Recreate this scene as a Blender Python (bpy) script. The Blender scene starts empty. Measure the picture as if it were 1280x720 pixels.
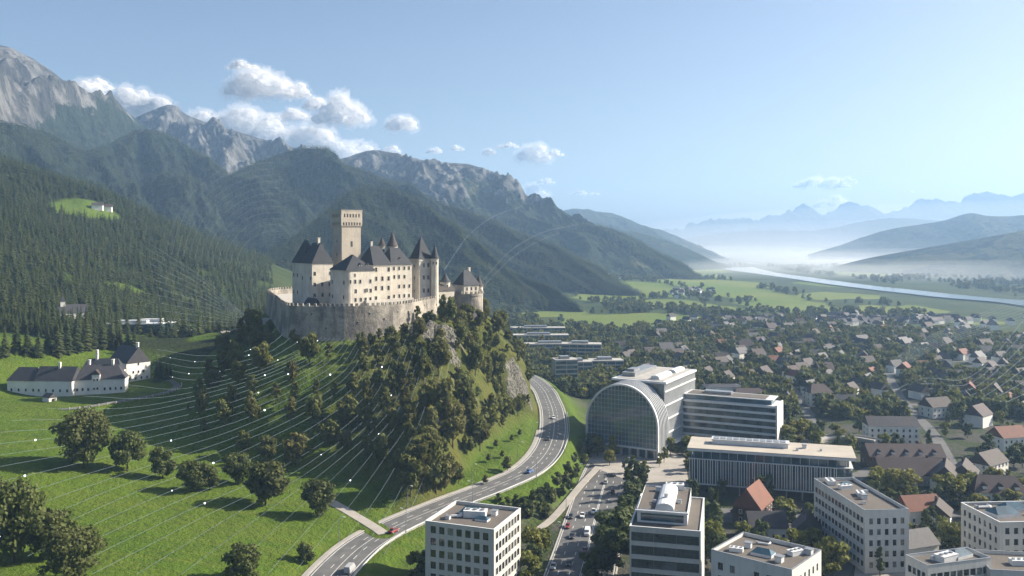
import bpy, bmesh, math, random
import numpy as np
from mathutils import Vector, Matrix
random.seed(7); RNG = np.random.default_rng(7)
C = bpy.context.scene.collection
SC = bpy.context.scene
R = math.radians
PI = math.pi
# ------------------------------------------------------------------ camera, sky, sun, exposure
F, HZ, CH = 1108.0, 300.0, 105.0           # focal length and horizon row of the photograph, camera height
cd = bpy.data.cameras.new('camera'); cam = bpy.data.objects.new('camera', cd); C.objects.link(cam)
cam.location = (0, 0, CH); cam.rotation_euler = (R(90), 0, 0)
cd.sensor_width = 36; cd.lens = 36*F/1280; cd.shift_y = -(360-HZ)/1280
cd.clip_start = 1; cd.clip_end = 60000
SC.camera = cam
SUN_EL, SUN_AZ = 32.0, 13.0               # elevation; angle from +X towards -Y is negative
w = bpy.data.worlds.new('World'); SC.world = w; w.use_nodes = True
wn = w.node_tree.nodes; wl = w.node_tree.links
sky = wn.new('ShaderNodeTexSky'); sky.sky_type = 'NISHITA'; sky.sun_disc = False
sky.sun_elevation = R(SUN_EL); sky.sun_rotation = R(90 - SUN_AZ)
sky.altitude = 700; sky.air_density = 0.85; sky.dust_density = 3.6; sky.ozone_density = 0.9
wl.new(sky.outputs[0], wn['Background'].inputs[0]); wn['Background'].inputs[1].default_value = 0.062
sd = bpy.data.lights.new('sun', 'SUN'); sd.energy = 5.0; sd.angle = R(0.5); sd.color = (1, 0.90, 0.75)
sun = bpy.data.objects.new('sun', sd); C.objects.link(sun)
_s = Vector((math.cos(R(SUN_EL))*math.cos(R(SUN_AZ)), math.cos(R(SUN_EL))*math.sin(R(SUN_AZ)), math.sin(R(SUN_EL))))
sun.rotation_euler = _s.to_track_quat('Z', 'Y').to_euler(); sun.location = (300, -100, 400)
vs = SC.view_settings; vs.view_transform = 'Standard'; vs.look = 'None'; vs.gamma = 1; vs.use_curve_mapping = False
vs.exposure = 1.3
SC.cycles.max_bounces = 6; SC.cycles.diffuse_bounces = 2; SC.cycles.glossy_bounces = 2
SC.cycles.transmission_bounces = 2; SC.cycles.volume_bounces = 1; SC.cycles.transparent_max_bounces = 16
SC.cycles.use_denoising = True
SC.cycles.caustics_reflective = False; SC.cycles.caustics_refractive = False

# ------------------------------------------------------------------ helpers
def P(px, py, z=0.0):                       # point of the place seen at a pixel, at a height
    Y = F*(CH-z)/(py-HZ); return ((px-640)*Y/F, Y, z)
def PD(px, py, d):                          # the same at a distance
    return ((px-640)*d/F, d, CH-(py-HZ)*d/F)
def X_at(px, Y): return (px-640)*Y/F
def Z_at(py, Y): return CH-(py-HZ)*Y/F
def sstep(a, b, x):
    t = np.clip((x-a)/(b-a), 0, 1); return t*t*(3-2*t)
_perm = RNG.permutation(256); _perm = np.concatenate([_perm, _perm, _perm])
_ga = RNG.uniform(0, 2*PI, 256); _gx, _gy = np.cos(_ga), np.sin(_ga)
def pn(x, y):
    x = np.asarray(x, float); y = np.asarray(y, float)
    xi = np.floor(x).astype(int); yi = np.floor(y).astype(int); xf = x-xi; yf = y-yi
    u = xf**3*(xf*(xf*6-15)+10); v = yf**3*(yf*(yf*6-15)+10)
    def g(i, j, fx, fy):
        h = _perm[(_perm[(xi+i) & 255]+yi+j) & 255]; return _gx[h]*fx+_gy[h]*fy
    a = g(0, 0, xf, yf); b = g(1, 0, xf-1, yf); c = g(0, 1, xf, yf-1); d = g(1, 1, xf-1, yf-1)
    return (a+(b-a)*u+(c-a)*v+(a-b-c+d)*u*v)*1.5
def fbm(x, y, o=4):
    s = 0; a = 1; t = 0
    for k in range(o):
        s = s+a*pn(x*2**k+17.3*k, y*2**k-9.1*k); t += a; a *= .5
    return s/t
def ridged(x, y, o=4):
    s = 0; a = 1; t = 0
    for k in range(o):
        s = s+a*(1-2*np.abs(pn(x*2**k+31.7*k, y*2**k+5.3*k))); t += a; a *= .5
    return s/t
class MB:                                   # collects faces, links them as ONE mesh object
    def __init__(s): s.v = []; s.f = []; s.m = []
    def face(s, pts, m=0):
        n = len(s.v); s.v += [tuple(p) for p in pts]; s.f.append(tuple(range(n, n+len(pts)))); s.m.append(m)
    def box(s, x0, x1, y0, y1, z0, z1, m=0, bottom=True):
        p = [(x0,y0,z0),(x1,y0,z0),(x1,y1,z0),(x0,y1,z0),(x0,y0,z1),(x1,y0,z1),(x1,y1,z1),(x0,y1,z1)]
        n = len(s.v); s.v += p
        fs = [(4,5,6,7),(0,1,5,4),(1,2,6,5),(2,3,7,6),(3,0,4,7)]+([(3,2,1,0)] if bottom else [])
        for f in fs: s.f.append(tuple(n+i for i in f)); s.m.append(m)
    def prism(s, poly, z0, z1, m=0, cap=True, mcap=None):
        n = len(poly)
        for i in range(n):
            a = poly[i]; b = poly[(i+1) % n]
            s.face([(a[0],a[1],z0),(b[0],b[1],z0),(b[0],b[1],z1),(a[0],a[1],z1)], m)
        if cap: s.face([(p[0],p[1],z1) for p in poly], m if mcap is None else mcap)
    def cone(s, cx, cy, r0, z0, r1, z1, n=14, m=0, cap=True):
        for i in range(n):
            a = 2*PI*i/n; b = 2*PI*(i+1)/n
            p = [(cx+r0*math.cos(a),cy+r0*math.sin(a),z0),(cx+r0*math.cos(b),cy+r0*math.sin(b),z0)]
            if r1 > 1e-4: s.face(p+[(cx+r1*math.cos(b),cy+r1*math.sin(b),z1),(cx+r1*math.cos(a),cy+r1*math.sin(a),z1)], m)
            else: s.face(p+[(cx,cy,z1)], m)
        if cap and r1 > 1e-4: s.face([(cx+r1*math.cos(2*PI*i/n),cy+r1*math.sin(2*PI*i/n),z1) for i in range(n)], m)
    def tube(s, pts, r, n=5, m=0):
        rings = []
        for i, p in enumerate(pts):
            p = Vector(p); a = Vector(pts[max(i-1,0)]); b = Vector(pts[min(i+1,len(pts)-1)])
            t = (b-a).normalized(); u = t.cross(Vector((0,0,1)))
            if u.length < .05: u = t.cross(Vector((1,0,0)))
            u.normalize(); q = t.cross(u); rr = r[i] if isinstance(r, (list, tuple)) else r
            k = len(s.v); s.v += [tuple(p+u*rr*math.cos(2*PI*j/n)+q*rr*math.sin(2*PI*j/n)) for j in range(n)]; rings.append(k)
        for i in range(len(rings)-1):
            for j in range(n):
                j2 = (j+1) % n
                s.f.append((rings[i]+j, rings[i+1]+j, rings[i+1]+j2, rings[i]+j2)); s.m.append(m)
        s.f.append(tuple(rings[-1]+j for j in range(n))); s.m.append(m)
        s.f.append(tuple(rings[0]+n-1-j for j in range(n))); s.m.append(m)
    def hip(s, x0, x1, y0, y1, z0, z1, inset=None, over=.5, m=0, axis=None):     # hip roof over a rectangle; inset 0 = gable ends
        x0 -= over; x1 += over; y0 -= over; y1 += over
        if axis is None: axis = 'x' if x1-x0 >= y1-y0 else 'y'
        if axis == 'x':
            i = (y1-y0)/2 if inset is None else inset; i = min(i, (x1-x0)/2)
            a = (x0+i, (y0+y1)/2, z1); b = (x1-i, (y0+y1)/2, z1)
            s.face([(x0,y0,z0),(x1,y0,z0),b,a], m); s.face([(x1,y1,z0),(x0,y1,z0),a,b], m)
            s.face([(x0,y1,z0),(x0,y0,z0),a], m); s.face([(x1,y0,z0),(x1,y1,z0),b], m)
        else:
            i = (x1-x0)/2 if inset is None else inset; i = min(i, (y1-y0)/2)
            a = ((x0+x1)/2, y0+i, z1); b = ((x0+x1)/2, y1-i, z1)
            s.face([(x1,y0,z0),(x1,y1,z0),b,a], m); s.face([(x0,y1,z0),(x0,y0,z0),a,b], m)
            s.face([(x0,y0,z0),(x1,y0,z0),a], m); s.face([(x1,y1,z0),(x0,y1,z0),b], m)
        s.face([(x0,y1,z0),(x1,y1,z0),(x1,y0,z0),(x0,y0,z0)], m)
    def mesh(s, name, mats, smooth=False):
        me = bpy.data.meshes.new(name); me.from_pydata(s.v, [], s.f)
        for m in (mats if isinstance(mats, (list, tuple)) else [mats]): me.materials.append(m)
        me.polygons.foreach_set('material_index', s.m)
        if smooth: me.polygons.foreach_set('use_smooth', [True]*len(s.f))
        me.update(); return me
    def build(s, name, mats, parent=None, smooth=False):
        return link(name, s.mesh(name, mats, smooth), parent)
def link(name, me, parent=None, loc=None, rz=0):
    o = bpy.data.objects.new(name, me); C.objects.link(o)
    if parent: o.parent = parent
    if loc is not None: o.location = loc
    if rz: o.rotation_euler = (0,0,rz)
    return o
def grid_mesh(name, V, nr, nc, mats, parent=None, attrs=None, smooth=True):   # V: (nr*nc,3)
    idx = np.arange(nr*nc).reshape(nr, nc)
    q = np.stack([idx[:-1,:-1], idx[:-1,1:], idx[1:,1:], idx[1:,:-1]], -1).reshape(-1, 4)
    me = bpy.data.meshes.new(name); me.vertices.add(len(V)); me.vertices.foreach_set('co', np.asarray(V, np.float32).ravel())
    me.loops.add(q.size); me.loops.foreach_set('vertex_index', q.ravel().astype(np.int32))
    me.polygons.add(len(q)); me.polygons.foreach_set('loop_start', np.arange(0, q.size, 4, dtype=np.int32))
    me.update(calc_edges=True)
    if smooth: me.polygons.foreach_set('use_smooth', np.ones(len(q), bool))
    for m in mats: me.materials.append(m)
    for k, a in (attrs or {}).items():
        at = me.attributes.new(k, 'FLOAT', 'POINT'); at.data.foreach_set('value', np.asarray(a, np.float32).ravel())
    me.validate(); return link(name, me, parent)
def tag(o, label=None, cat=None, group=None, kind=None):
    if label: o['label'] = label
    if cat: o['category'] = cat
    if group: o['group'] = group
    if kind: o['kind'] = kind
    return o
def thing(name, label, cat, loc=(0,0,0), rz=0, group=None):
    o = bpy.data.objects.new(name, None); C.objects.link(o); o.location = loc; o.rotation_euler = (0,0,rz)
    o.empty_display_size = 1
    return tag(o, label, cat, group)
def dup(root, loc, rz=0, sc=1.0, label=None, group=None):
    def cp(o, par):
        c = o.copy(); C.objects.link(c)
        if par: c.parent = par
        for ch in o.children: cp(ch, c)
        return c
    r = cp(root, None); r.location = loc; r.rotation_euler = (0,0,rz)
    r.scale = sc if isinstance(sc, tuple) else (sc,)*3
    if label: r['label'] = label
    if group: r['group'] = group
    return r

# ------------------------------------------------------------------ materials
class NT:
    def __init__(s, name):
        s.m = bpy.data.materials.new(name); s.m.use_nodes = True; s.t = s.m.node_tree; s.n = s.t.nodes
        s.b = s.n['Principled BSDF']; s.out = s.n['Material Output']
    def add(s, ty, **kw):
        n = s.n.new(ty)
        for k, v in kw.items():
            if k.startswith('i_'): n.inputs[k[2:].replace('_', ' ')].default_value = v
            else: setattr(n, k, v)
        return n
    def lk(s, a, b): s.t.links.new(a, b)
    def pos(s, kind='Position'):
        if kind == 'Position': return s.add('ShaderNodeNewGeometry').outputs['Position']
        return s.add('ShaderNodeTexCoord').outputs['Object']
    def noise(s, scale, detail=4, rough=.55, vec=None, stretch=None, off=None):
        v = vec if vec is not None else s.pos()
        if stretch or off:
            mp = s.add('ShaderNodeMapping'); mp.inputs['Scale'].default_value = stretch or (1,1,1)
            mp.inputs['Location'].default_value = off or (0,0,0)
            s.lk(v, mp.inputs['Vector']); v = mp.outputs[0]
        n = s.add('ShaderNodeTexNoise'); n.inputs['Scale'].default_value = scale; n.inputs['Detail'].default_value = detail
        n.inputs['Roughness'].default_value = rough; s.lk(v, n.inputs['Vector']); return n.outputs['Fac']
    def ramp(s, fac, a, b):
        n = s.add('ShaderNodeMapRange', interpolation_type='SMOOTHSTEP'); n.inputs['From Min'].default_value = a; n.inputs['From Max'].default_value = b
        s.lk(fac, n.inputs['Value']); return n.outputs[0]
    def mix(s, fac, a, b, mode='MIX'):
        n = s.add('ShaderNodeMix', data_type='RGBA', blend_type=mode)
        for sock, val in ((n.inputs[0], fac), (n.inputs[6], a), (n.inputs[7], b)):
            if isinstance(val, (int, float)): sock.default_value = val
            elif isinstance(val, tuple): sock.default_value = (*val, 1) if len(val) == 3 else val
            else: s.lk(val, sock)
        return n.outputs[2]
    def math(s, op, a, b=0.0, clamp=False):
        n = s.add('ShaderNodeMath', operation=op, use_clamp=clamp)
        for sock, val in ((n.inputs[0], a), (n.inputs[1], b)):
            if isinstance(val, (int, float)): sock.default_value = val
            else: s.lk(val, sock)
        return n.outputs[0]
    def attr(s, name): return s.add('ShaderNodeAttribute', attribute_name=name).outputs['Fac']
    def rnd(s): return s.add('ShaderNodeObjectInfo').outputs['Random']
    def bump(s, h, dist, strength=1.0):
        n = s.add('ShaderNodeBump'); n.inputs['Distance'].default_value = dist; n.inputs['Strength'].default_value = strength
        s.lk(h, n.inputs['Height']); s.lk(n.outputs[0], s.b.inputs['Normal'])
    def done(s, col=None, rough=.8, spec=.3, metal=0.0):
        if col is not None:
            if isinstance(col, tuple): s.b.inputs['Base Color'].default_value = (*col, 1)
            else: s.lk(col, s.b.inputs['Base Color'])
        if isinstance(rough, (int, float)): s.b.inputs['Roughness'].default_value = rough
        else: s.lk(rough, s.b.inputs['Roughness'])
        s.b.inputs['Specular IOR Level'].default_value = spec; s.b.inputs['Metallic'].default_value = metal
        return s.m
def weathered(name, a, b, scale=.3, rough=.8, bump=0, spec=.3, streak=0.0, metal=0.0, kind='Position', fine=.15):
    t = NT(name); p = t.pos(kind)
    n = t.noise(scale, 6, .6, p); c = t.mix(t.ramp(n, .3, .7), a, b)
    if streak:
        s_ = t.noise(1.0, 4, .6, p, (1.2, 1.2, .12)); c = t.mix(t.math('MULTIPLY', t.ramp(s_, .45, .75), streak), c, tuple(x*.45 for x in a))
    f = t.noise(scale*14, 3, .6, p); c = t.mix(fine, c, t.mix(f, tuple(x*.6 for x in a), tuple(min(1, x*1.4) for x in a)))
    if bump: t.bump(t.noise(scale*6, 5, .65, p), bump)
    return t.done(c, rough, spec, metal)
M = {}
M['plaster'] = weathered('old_plaster', (.62,.575,.49), (.43,.39,.33), .14, .9, .1, streak=.65)
M['keep_stone'] = weathered('keep_stone', (.46,.41,.335), (.34,.30,.245), .2, .9, .25, streak=.35, fine=.35)
M['slate'] = weathered('slate_roof', (.018,.021,.027), (.040,.043,.051), .35, .75, .1, .4, fine=.5)
M['brown_tile'] = weathered('brown_tile', (.062,.05,.046), (.044,.039,.038), .4, .75, .1, fine=.5)
M['red_tile'] = weathered('red_tile', (.16,.062,.04), (.10,.05,.036), .35, .75, .1, fine=.5)
M['maroon_tile'] = weathered('maroon_tile', (.06,.042,.042), (.042,.034,.034), .35, .75, .1, fine=.5)
M['dark_tile'] = weathered('dark_tile', (.042,.042,.05), (.07,.066,.07), .4, .65, .08, fine=.5)
M['white_plaster'] = weathered('white_plaster', (.78,.755,.69), (.66,.64,.575), .15, .85, .03, streak=.25)
M['office_white'] = weathered('office_render', (.62,.61,.57), (.52,.515,.49), .09, .8, .02, streak=.3)
M['office_cream'] = weathered('office_stone', (.50,.49,.455), (.42,.415,.39), .1, .8, .02, streak=.3)
M['concrete'] = weathered('concrete', (.40,.385,.355), (.29,.28,.265), .2, .85, .05, streak=.3)
M['gravel_roof'] = weathered('gravel_roof', (.125,.11,.095), (.085,.077,.07), .12, .95, .05, fine=.5)
M['pale_roof'] = weathered('pale_roof_sheet', (.42,.38,.32), (.33,.30,.26), .1, .85, .02, streak=0)
M['white_metal'] = weathered('white_metal', (.62,.63,.63), (.52,.53,.54), .3, .45, 0, .5)
M['grey_metal'] = weathered('grey_metal', (.30,.31,.32), (.22,.23,.24), .5, .4, 0, .5, metal=.4)
M['dark_metal'] = weathered('dark_metal', (.05,.052,.055), (.035,.036,.04), .5, .45, 0, .5)
M['timber'] = weathered('brown_timber', (.11,.055,.032), (.07,.036,.022), .5, .8, .05, streak=.4)
M['stone'] = weathered('pale_stone', (.45,.42,.37), (.33,.31,.28), .5, .9, .1)
def wall_stone():
    t = NT('curtain_wall_stone'); p = t.pos()
    n = t.noise(.10, 7, .62, p); c = t.mix(t.ramp(n, .38, .60), (.13,.122,.11), (.36,.33,.28))
    v = t.add('ShaderNodeTexVoronoi', feature='F1'); v.inputs['Scale'].default_value = 2.0
    mp = t.add('ShaderNodeMapping'); mp.inputs['Scale'].default_value = (1,1,1.6); t.lk(p, mp.inputs[0]); t.lk(mp.outputs[0], v.inputs['Vector'])
    c = t.mix(.28, c, t.mix(v.outputs['Color'], (.12,.105,.085), (.44,.40,.34)))
    st = t.noise(1.0, 5, .6, p, (.35,.35,.05)); c = t.mix(t.math('MULTIPLY', t.ramp(st, .5, .7), .6), c, (.075,.065,.055))
    t.bump(t.noise(.6, 6, .7, p), .5, .8)
    return t.done(c, .95, .2)
M['wall_stone'] = wall_stone()
def glass(name, a, b, refl=.06):
    t = NT(name); r = t.rnd(); p = t.pos()
    n = t.noise(.22, 3, .6, p)
    c = t.mix(t.ramp(r, .35, .95), a, b); c = t.mix(t.ramp(n, .35, .7), c, tuple(x*.5 for x in a))
    t.bump(t.noise(.12, 2, .5, p), .25, .25)
    return t.done(c, refl, .9)
M['glass'] = glass('window_glass', (.018,.026,.032), (.26,.26,.24))
M['blue_glass'] = glass('curtain_wall_glass', (.045,.10,.135), (.08,.15,.185), .04)
M['old_glass'] = glass('old_window_glass', (.012,.014,.016), (.03,.032,.035), .15)
M['green_glass'] = glass('green_glass', (.03,.055,.06), (.09,.13,.135), .08)
def asphalt():
    t = NT('asphalt'); n = t.noise(.25, 6, .65); c = t.mix(t.ramp(n, .3, .7), (.085,.085,.086), (.14,.137,.132))
    c = t.mix(.3, c, t.mix(t.noise(6, 3), (.04,.04,.04), (.18,.18,.18)))
    pt = t.noise(.05, 3, .5); c = t.mix(t.math('MULTIPLY', t.ramp(pt, .52, .6), .35), c, (.055,.055,.057))
    return t.done(c, .85, .3)
M['asphalt'] = asphalt()
M['paving'] = weathered('pale_paving', (.34,.315,.28), (.25,.235,.215), .2, .9, .02, fine=.3)
M['white_paint'] = weathered('road_paint', (.62,.62,.58), (.45,.45,.43), .8, .8)
def leafmat(name, a, b, c2, tr=.35, autumn=None):
    t = NT(name); r = t.rnd(); p = t.pos('Object')
    n = t.noise(.45, 3, .6, p); col = t.mix(t.ramp(n, .3, .7), a, b)
    col = t.mix(t.math('MULTIPLY', t.ramp(r, .2, 1.0), .6), col, c2)
    wd = t.noise(.014, 3, .6, t.pos()); col = t.mix(t.math('MULTIPLY', t.ramp(wd, .45, .65), .45), col, tuple(x*1.5 for x in b)); wd2 = t.noise(.03, 2, .5, t.pos()); col = t.mix(t.math('MULTIPLY', t.ramp(wd2, .5, .7), .4), col, tuple(x*.55 for x in a))
    if autumn: col = t.mix(t.math('MULTIPLY', t.ramp(t.math('FRACT', t.math('MULTIPLY', r, 7.31)), .5, 1.0), .5), col, autumn)
    f = t.noise(2.6, 2, .5, p); col = t.mix(.3, col, t.mix(f, tuple(x*.5 for x in a), tuple(x*1.7 for x in b)))
    t.done(col, .7, .25)
    tl = t.add('ShaderNodeBsdfTranslucent'); t.lk(col, tl.inputs['Color'])
    mx = t.add('ShaderNodeMixShader'); mx.inputs[0].default_value = tr
    t.lk(t.b.outputs[0], mx.inputs[1]); t.lk(tl.outputs[0], mx.inputs[2]); t.lk(mx.outputs[0], t.out.inputs['Surface'])
    return t.m
M['leaf'] = leafmat('broad_leaves', (.058,.082,.020), (.095,.112,.031), (.085,.082,.028))
M['leaf_hill'] = leafmat('hill_leaves', (.078,.100,.022), (.13,.138,.035), (.13,.118,.034), autumn=(.14,.11,.04))
M['leaf_city'] = leafmat('street_leaves', (.10,.13,.025), (.16,.165,.034), (.18,.155,.03), autumn=(.19,.145,.028))
M['leaf_dark'] = leafmat('dark_leaves', (.050,.074,.024), (.082,.104,.034), (.074,.088,.03), .38)
M['needle'] = leafmat('needles', (.022,.038,.014), (.048,.064,.02), (.085,.088,.028), .25)
M['bark'] = weathered('bark', (.075,.055,.038), (.05,.038,.028), 1.5, .95, .05, kind='Object')
# ------------------------------------------------------------------ the shape of the land
ROAD = [(372,785,5),(395,745,5),(420,712,5.5),(455,680,6),(500,655,6.5),(560,630,7.5),(620,607,8.5),(660,588,9.5),(683,565,10),(692,540,10.5),(691,515,11),(686,500,11),(680,488,11.5),(668,476,12),(650,466,12)]
def spline(pts, n=12):
    out = []; q = [np.array(p, float) for p in pts]; q = [2*q[0]-q[1]]+q+[2*q[-1]-q[-2]]
    for i in range(1, len(q)-2):
        for k in range(n):
            t = k/n; a, b, c, d = q[i-1], q[i], q[i+1], q[i+2]
            out.append(.5*(2*b+(c-a)*t+(2*a-5*b+4*c-d)*t*t+(3*b-3*c+d-a)*t**3))
    out.append(q[-2]); return np.array(out)
road_c = spline([P(*p) for p in ROAD])
HW = [(706,800,0),(722,735,0),(734,690,0),(744,650,0),(753,615,0),(763,585,0),(775,566,0),(783,555,0)]
hw_c = spline([P(*p) for p in HW])
PATH1 = spline([P(405,622,8.6),P(430,636,7.8),P(452,649,7),P(470,660,6.7),P(480,667,6.5)])         # short lane joining the road
PATH2 = spline([P(672,662,1.2),P(690,648,1.2),P(708,628,1.3),P(728,604,1.4),P(748,583,1.4)])  # footpath beside the highway
FARMP = spline([P(76,512,26),P(110,508,26.5),P(150,501,27),P(190,494,26.8),P(214,488,26),P(221,482,25.5),P(214,476,25.5),P(200,473,26)])
RIVER = [(1500,420),(1360,392),(1280,378.5),(1200,371.5),(1130,364),(1060,356),(1000,347.5),(960,342),(935,338),(915,334)]
river_c = spline([P(px, py, 0) for px, py in RIVER])
CASTLE = np.array([(-155,552),(-130,484),(-110,425),(-104,415),(-92,411),(-76,410),(-56.6,421),(-52,429),(-48,441),(-42,468),(-36,486),(-20,497),(-24,518),(-60,548),(-115,582)])
for _k in range(2):
    CASTLE = np.concatenate([np.stack([.75*CASTLE+.25*np.roll(CASTLE, -1, 0), .25*CASTLE+.75*np.roll(CASTLE, -1, 0)], 1).reshape(-1, 2)])
def seg_dist(x, y, poly):                    # distance to a polyline, height along it, side sign
    best = np.full(x.shape, 1e9); h = np.zeros(x.shape); side = np.zeros(x.shape)
    for a, b in zip(poly[:-1], poly[1:]):
        d = b[:2]-a[:2]; L = d@d+1e-9
        t = np.clip(((x-a[0])*d[0]+(y-a[1])*d[1])/L, 0, 1)
        ex = x-a[0]-t*d[0]; ey = y-a[1]-t*d[1]; q = np.hypot(ex, ey); k = q < best
        best = np.where(k, q, best); h = np.where(k, a[2]+t*(b[2]-a[2]), h); side = np.where(k, np.sign(d[0]*ey-d[1]*ex), side)
    return best, h, side
def poly_sd(x, y, poly):
    best = np.full(x.shape, 1e9); ins = np.zeros(x.shape, bool); n = len(poly)
    for i in range(n):
        a = poly[i]; b = poly[(i+1) % n]; d = b-a
        t = np.clip(((x-a[0])*d[0]+(y-a[1])*d[1])/(d@d), 0, 1)
        best = np.minimum(best, np.hypot(x-a[0]-t*d[0], y-a[1]-t*d[1]))
        c = ((a[1] > y) != (b[1] > y)) & (x < (b[0]-a[0])*(y-a[1])/(b[1]-a[1]+1e-12)+a[0]); ins ^= c
    return np.where(ins, -best, best)
_ctl = [P(200,700,12),P(60,640,15),P(0,720,13),P(0,560,24),P(110,585,18.5),P(330,625,11),P(400,600,10),P(300,560,14),P(460,610,9.5),P(250,640,12),
        P(130,545,22),P(200,530,20),P(-120,600,24),P(-120,760,18),P(-200,500,32),
        P(100,500,27),P(184,482,27),P(10,492,27),P(215,490,25),P(60,505,26.6),P(140,474,27.5),P(60,480,28),P(250,470,27),P(200,420,40),P(330,415,44),P(262,412,41),P(420,560,14),P(480,540,14),
        P(0,440,44),P(100,430,43),P(180,440,37),PD(0,380,600),PD(0,290,800),PD(90,330,780),PD(180,390,700),PD(60,330,740),
        PD(0,202,1200),PD(60,218,1180),PD(130,250,1120),PD(100,262,1040),PD(200,287,1100),PD(240,305,1060),PD(290,330,1040),PD(330,357,1000),PD(-200,120,1250),PD(-200,290,720),PD(-250,440,500),(-420,260,26),
        PD(290,388,820),PD(230,398,760),(-200,1400,30),(-520,1500,90),(-900,1600,200),(-1300,1100,300),(-1000,700,160),(-700,450,70),
        (0,800,2),(200,800,0),(0,1200,0),(-150,1000,6),(300,400,0),(300,1500,0),(60,300,0),(60,500,0),(100,200,0),(600,600,0),(600,1500,0),(40,620,2),(0,680,4),(-80,150,7),(-250,180,14)]
_ctl += [tuple(p) for p in road_c[::10]]
_ctl = np.array(_ctl, float)
_d = np.hypot(_ctl[:,None,0]-_ctl[None,:,0], _ctl[:,None,1]-_ctl[None,:,1])
_A = np.zeros((len(_ctl)+1,)*2); _A[:-1,:-1] = np.sqrt(_d**2+30**2)-np.eye(len(_ctl))*3; _A[-1,:-1] = 1; _A[:-1,-1] = 1
_w = np.linalg.solve(_A, np.append(_ctl[:,2], 0))
def rbf(x, y):
    z = np.full(x.shape, _w[-1])
    for (cx, cy, _), k in zip(_ctl, _w): z = z+k*np.sqrt((x-cx)**2+(y-cy)**2+900)
    return z
def land(x, y, full=False):
    x = np.asarray(x, float); y = np.asarray(y, float)
    far = sstep(1150, 1700, y)
    b = rbf(x, np.minimum(y, 2000)); b = np.clip(b, -2, 330)
    rd, rz, rs = seg_dist(x, y, road_c)
    right = np.where(rs < 0, 1, -1)*rd                      # metres to the right of the hill road
    city = sstep(7, 34, right)*(y < 900)+(y >= 900)*sstep(-120, 60, x)
    b = b*(1-city)
    vl = 70*sstep(1350, 2700, y)*sstep(520, -500, x-0.06*y)
    b = b*(1-far)+far*(vl+np.maximum(0, 4*fbm(x/260, y/260, 3)))
    b = b+sstep(25, 60, np.abs(right))*(1-sstep(0, 1, city))*(1.1*fbm(x/45, y/45, 3)+.25*fbm(x/9, y/9, 2))*(y < 1300)
    hillmask = sstep(0, 1, sstep(40, 110, b)*(x < -250)); b = b+hillmask*10*fbm(x/70, y/90, 4)
    # castle rock
    sd_ = poly_sd(x, y, CASTLE)
    slope = 1.02+.3*sstep(-30, 5, x)-.12*sstep(-100, -160, x)-.50*np.exp(-((x+40-(440-y)*.06)/23)**2)*sstep(470, 430, y)
    rough = 5*ridged(x/34, y/40, 4)+2.2*fbm(x/9, y/9, 3)
    hz = 58.5+3*sstep(-95, -150, x)+9.5*sstep(-75, -18, x)*sstep(395, 440, y)-slope*np.maximum(sd_-2, 0)+rough*sstep(3, 16, sd_)
    crag = np.exp(-(((x+37)/15)**2+((y-424)/14)**2))+.75*np.exp(-(((x-1)/10)**2+((y-474)/13)**2))+.5*np.exp(-(((x-9)/7)**2+((y-452)/12)**2))
    hz = hz+crag*(.8+5.5*ridged(x/5, y/18, 4)+2.5*ridged(x/2.2, y/12, 2))
    k = 5.0; hh = np.clip(.5+.5*(hz-b)/k, 0, 1); z = b*(1-hh)+hz*hh+k*hh*(1-hh)
    hillness = np.where(sd_ < 120, hh, 0)
    z = np.where(sd_ < -1.5, 70.8, z)
    t = sstep(8.2, 15, rd); z = np.where(rd < 15, (rz-.25)*(1-t)+z*t, z)
    for pl, wd in ((PATH1, 2.5), (FARMP, 2.2)):
        dd, dz, _ = seg_dist(x, y, pl); t = sstep(wd, wd+4, dd); z = np.where(dd < wd+4, (dz-.15)*(1-t)+z*t, z)
    dd, dz, ds = seg_dist(x, y, PATH2); t = sstep(1.9, 6, dd); z = np.where(dd < 6, (dz-.15)*(1-t)+z*t, z)
    hd, _, _ = seg_dist(x, y, hw_c); t = sstep(12, 20, hd); z = np.where(hd < 20, (-.15)*(1-t)+z*t, z)
    rv, _, _ = seg_dist(x, y, river_c); z = np.where(y > 1100, z*sstep(90, 260, rv)-2*sstep(75, 45, rv), z)
    if not full: return z
    return z, dict(hill=hillness, sd=sd_, right=right, city=city, crag=np.clip(crag*(.95+1.5*fbm(x/9+4, y/12, 3)), 0, 1)*hillness, rd=rd, hd=hd, rv=rv)

# fields of the valley: ellipses given by where they are seen, turned into metres
FIELDS = []
for x0, x1, y0, y1 in [(700,890,392,410),(890,985,361,377),(935,1045,376,392),(640,760,346,366),(760,850,358,374),(705,800,330,345),(800,880,346,357),(1180,1258,398,407),(800,880,376,386),
                       (600,690,366,380),(1000,1060,367,375),(1020,1080,395,400),(650,700,384,394),(1150,1280,336,345),(1050,1130,340,347),(740,770,322,330),(660,700,326,338),(1130,1280,325,333),
                       (1000,1060,352,358),(1060,1180,383,392),(880,930,384,391),(760,900,340,350),(690,760,358,368),(820,940,352,362),(1010,1090,366,374),(640,720,352,362),(690,790,338,352),(720,800,366,378),(650,730,386,398),(860,960,352,360),(640,700,318,328),(840,900,334,341),(255,330,378,398),(985,1010,392,398),(1085,1120,381,388)]:
    zc = 20 if y1 < 345 and x1 < 860 else 0
    a = P((x0+x1)/2, y0, zc); b = P((x0+x1)/2, y1, zc); cy = (a[1]+b[1])/2
    FIELDS.append((X_at((x0+x1)/2, cy), cy, (x1-x0)/2*cy/F, (a[1]-b[1])/2))
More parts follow.
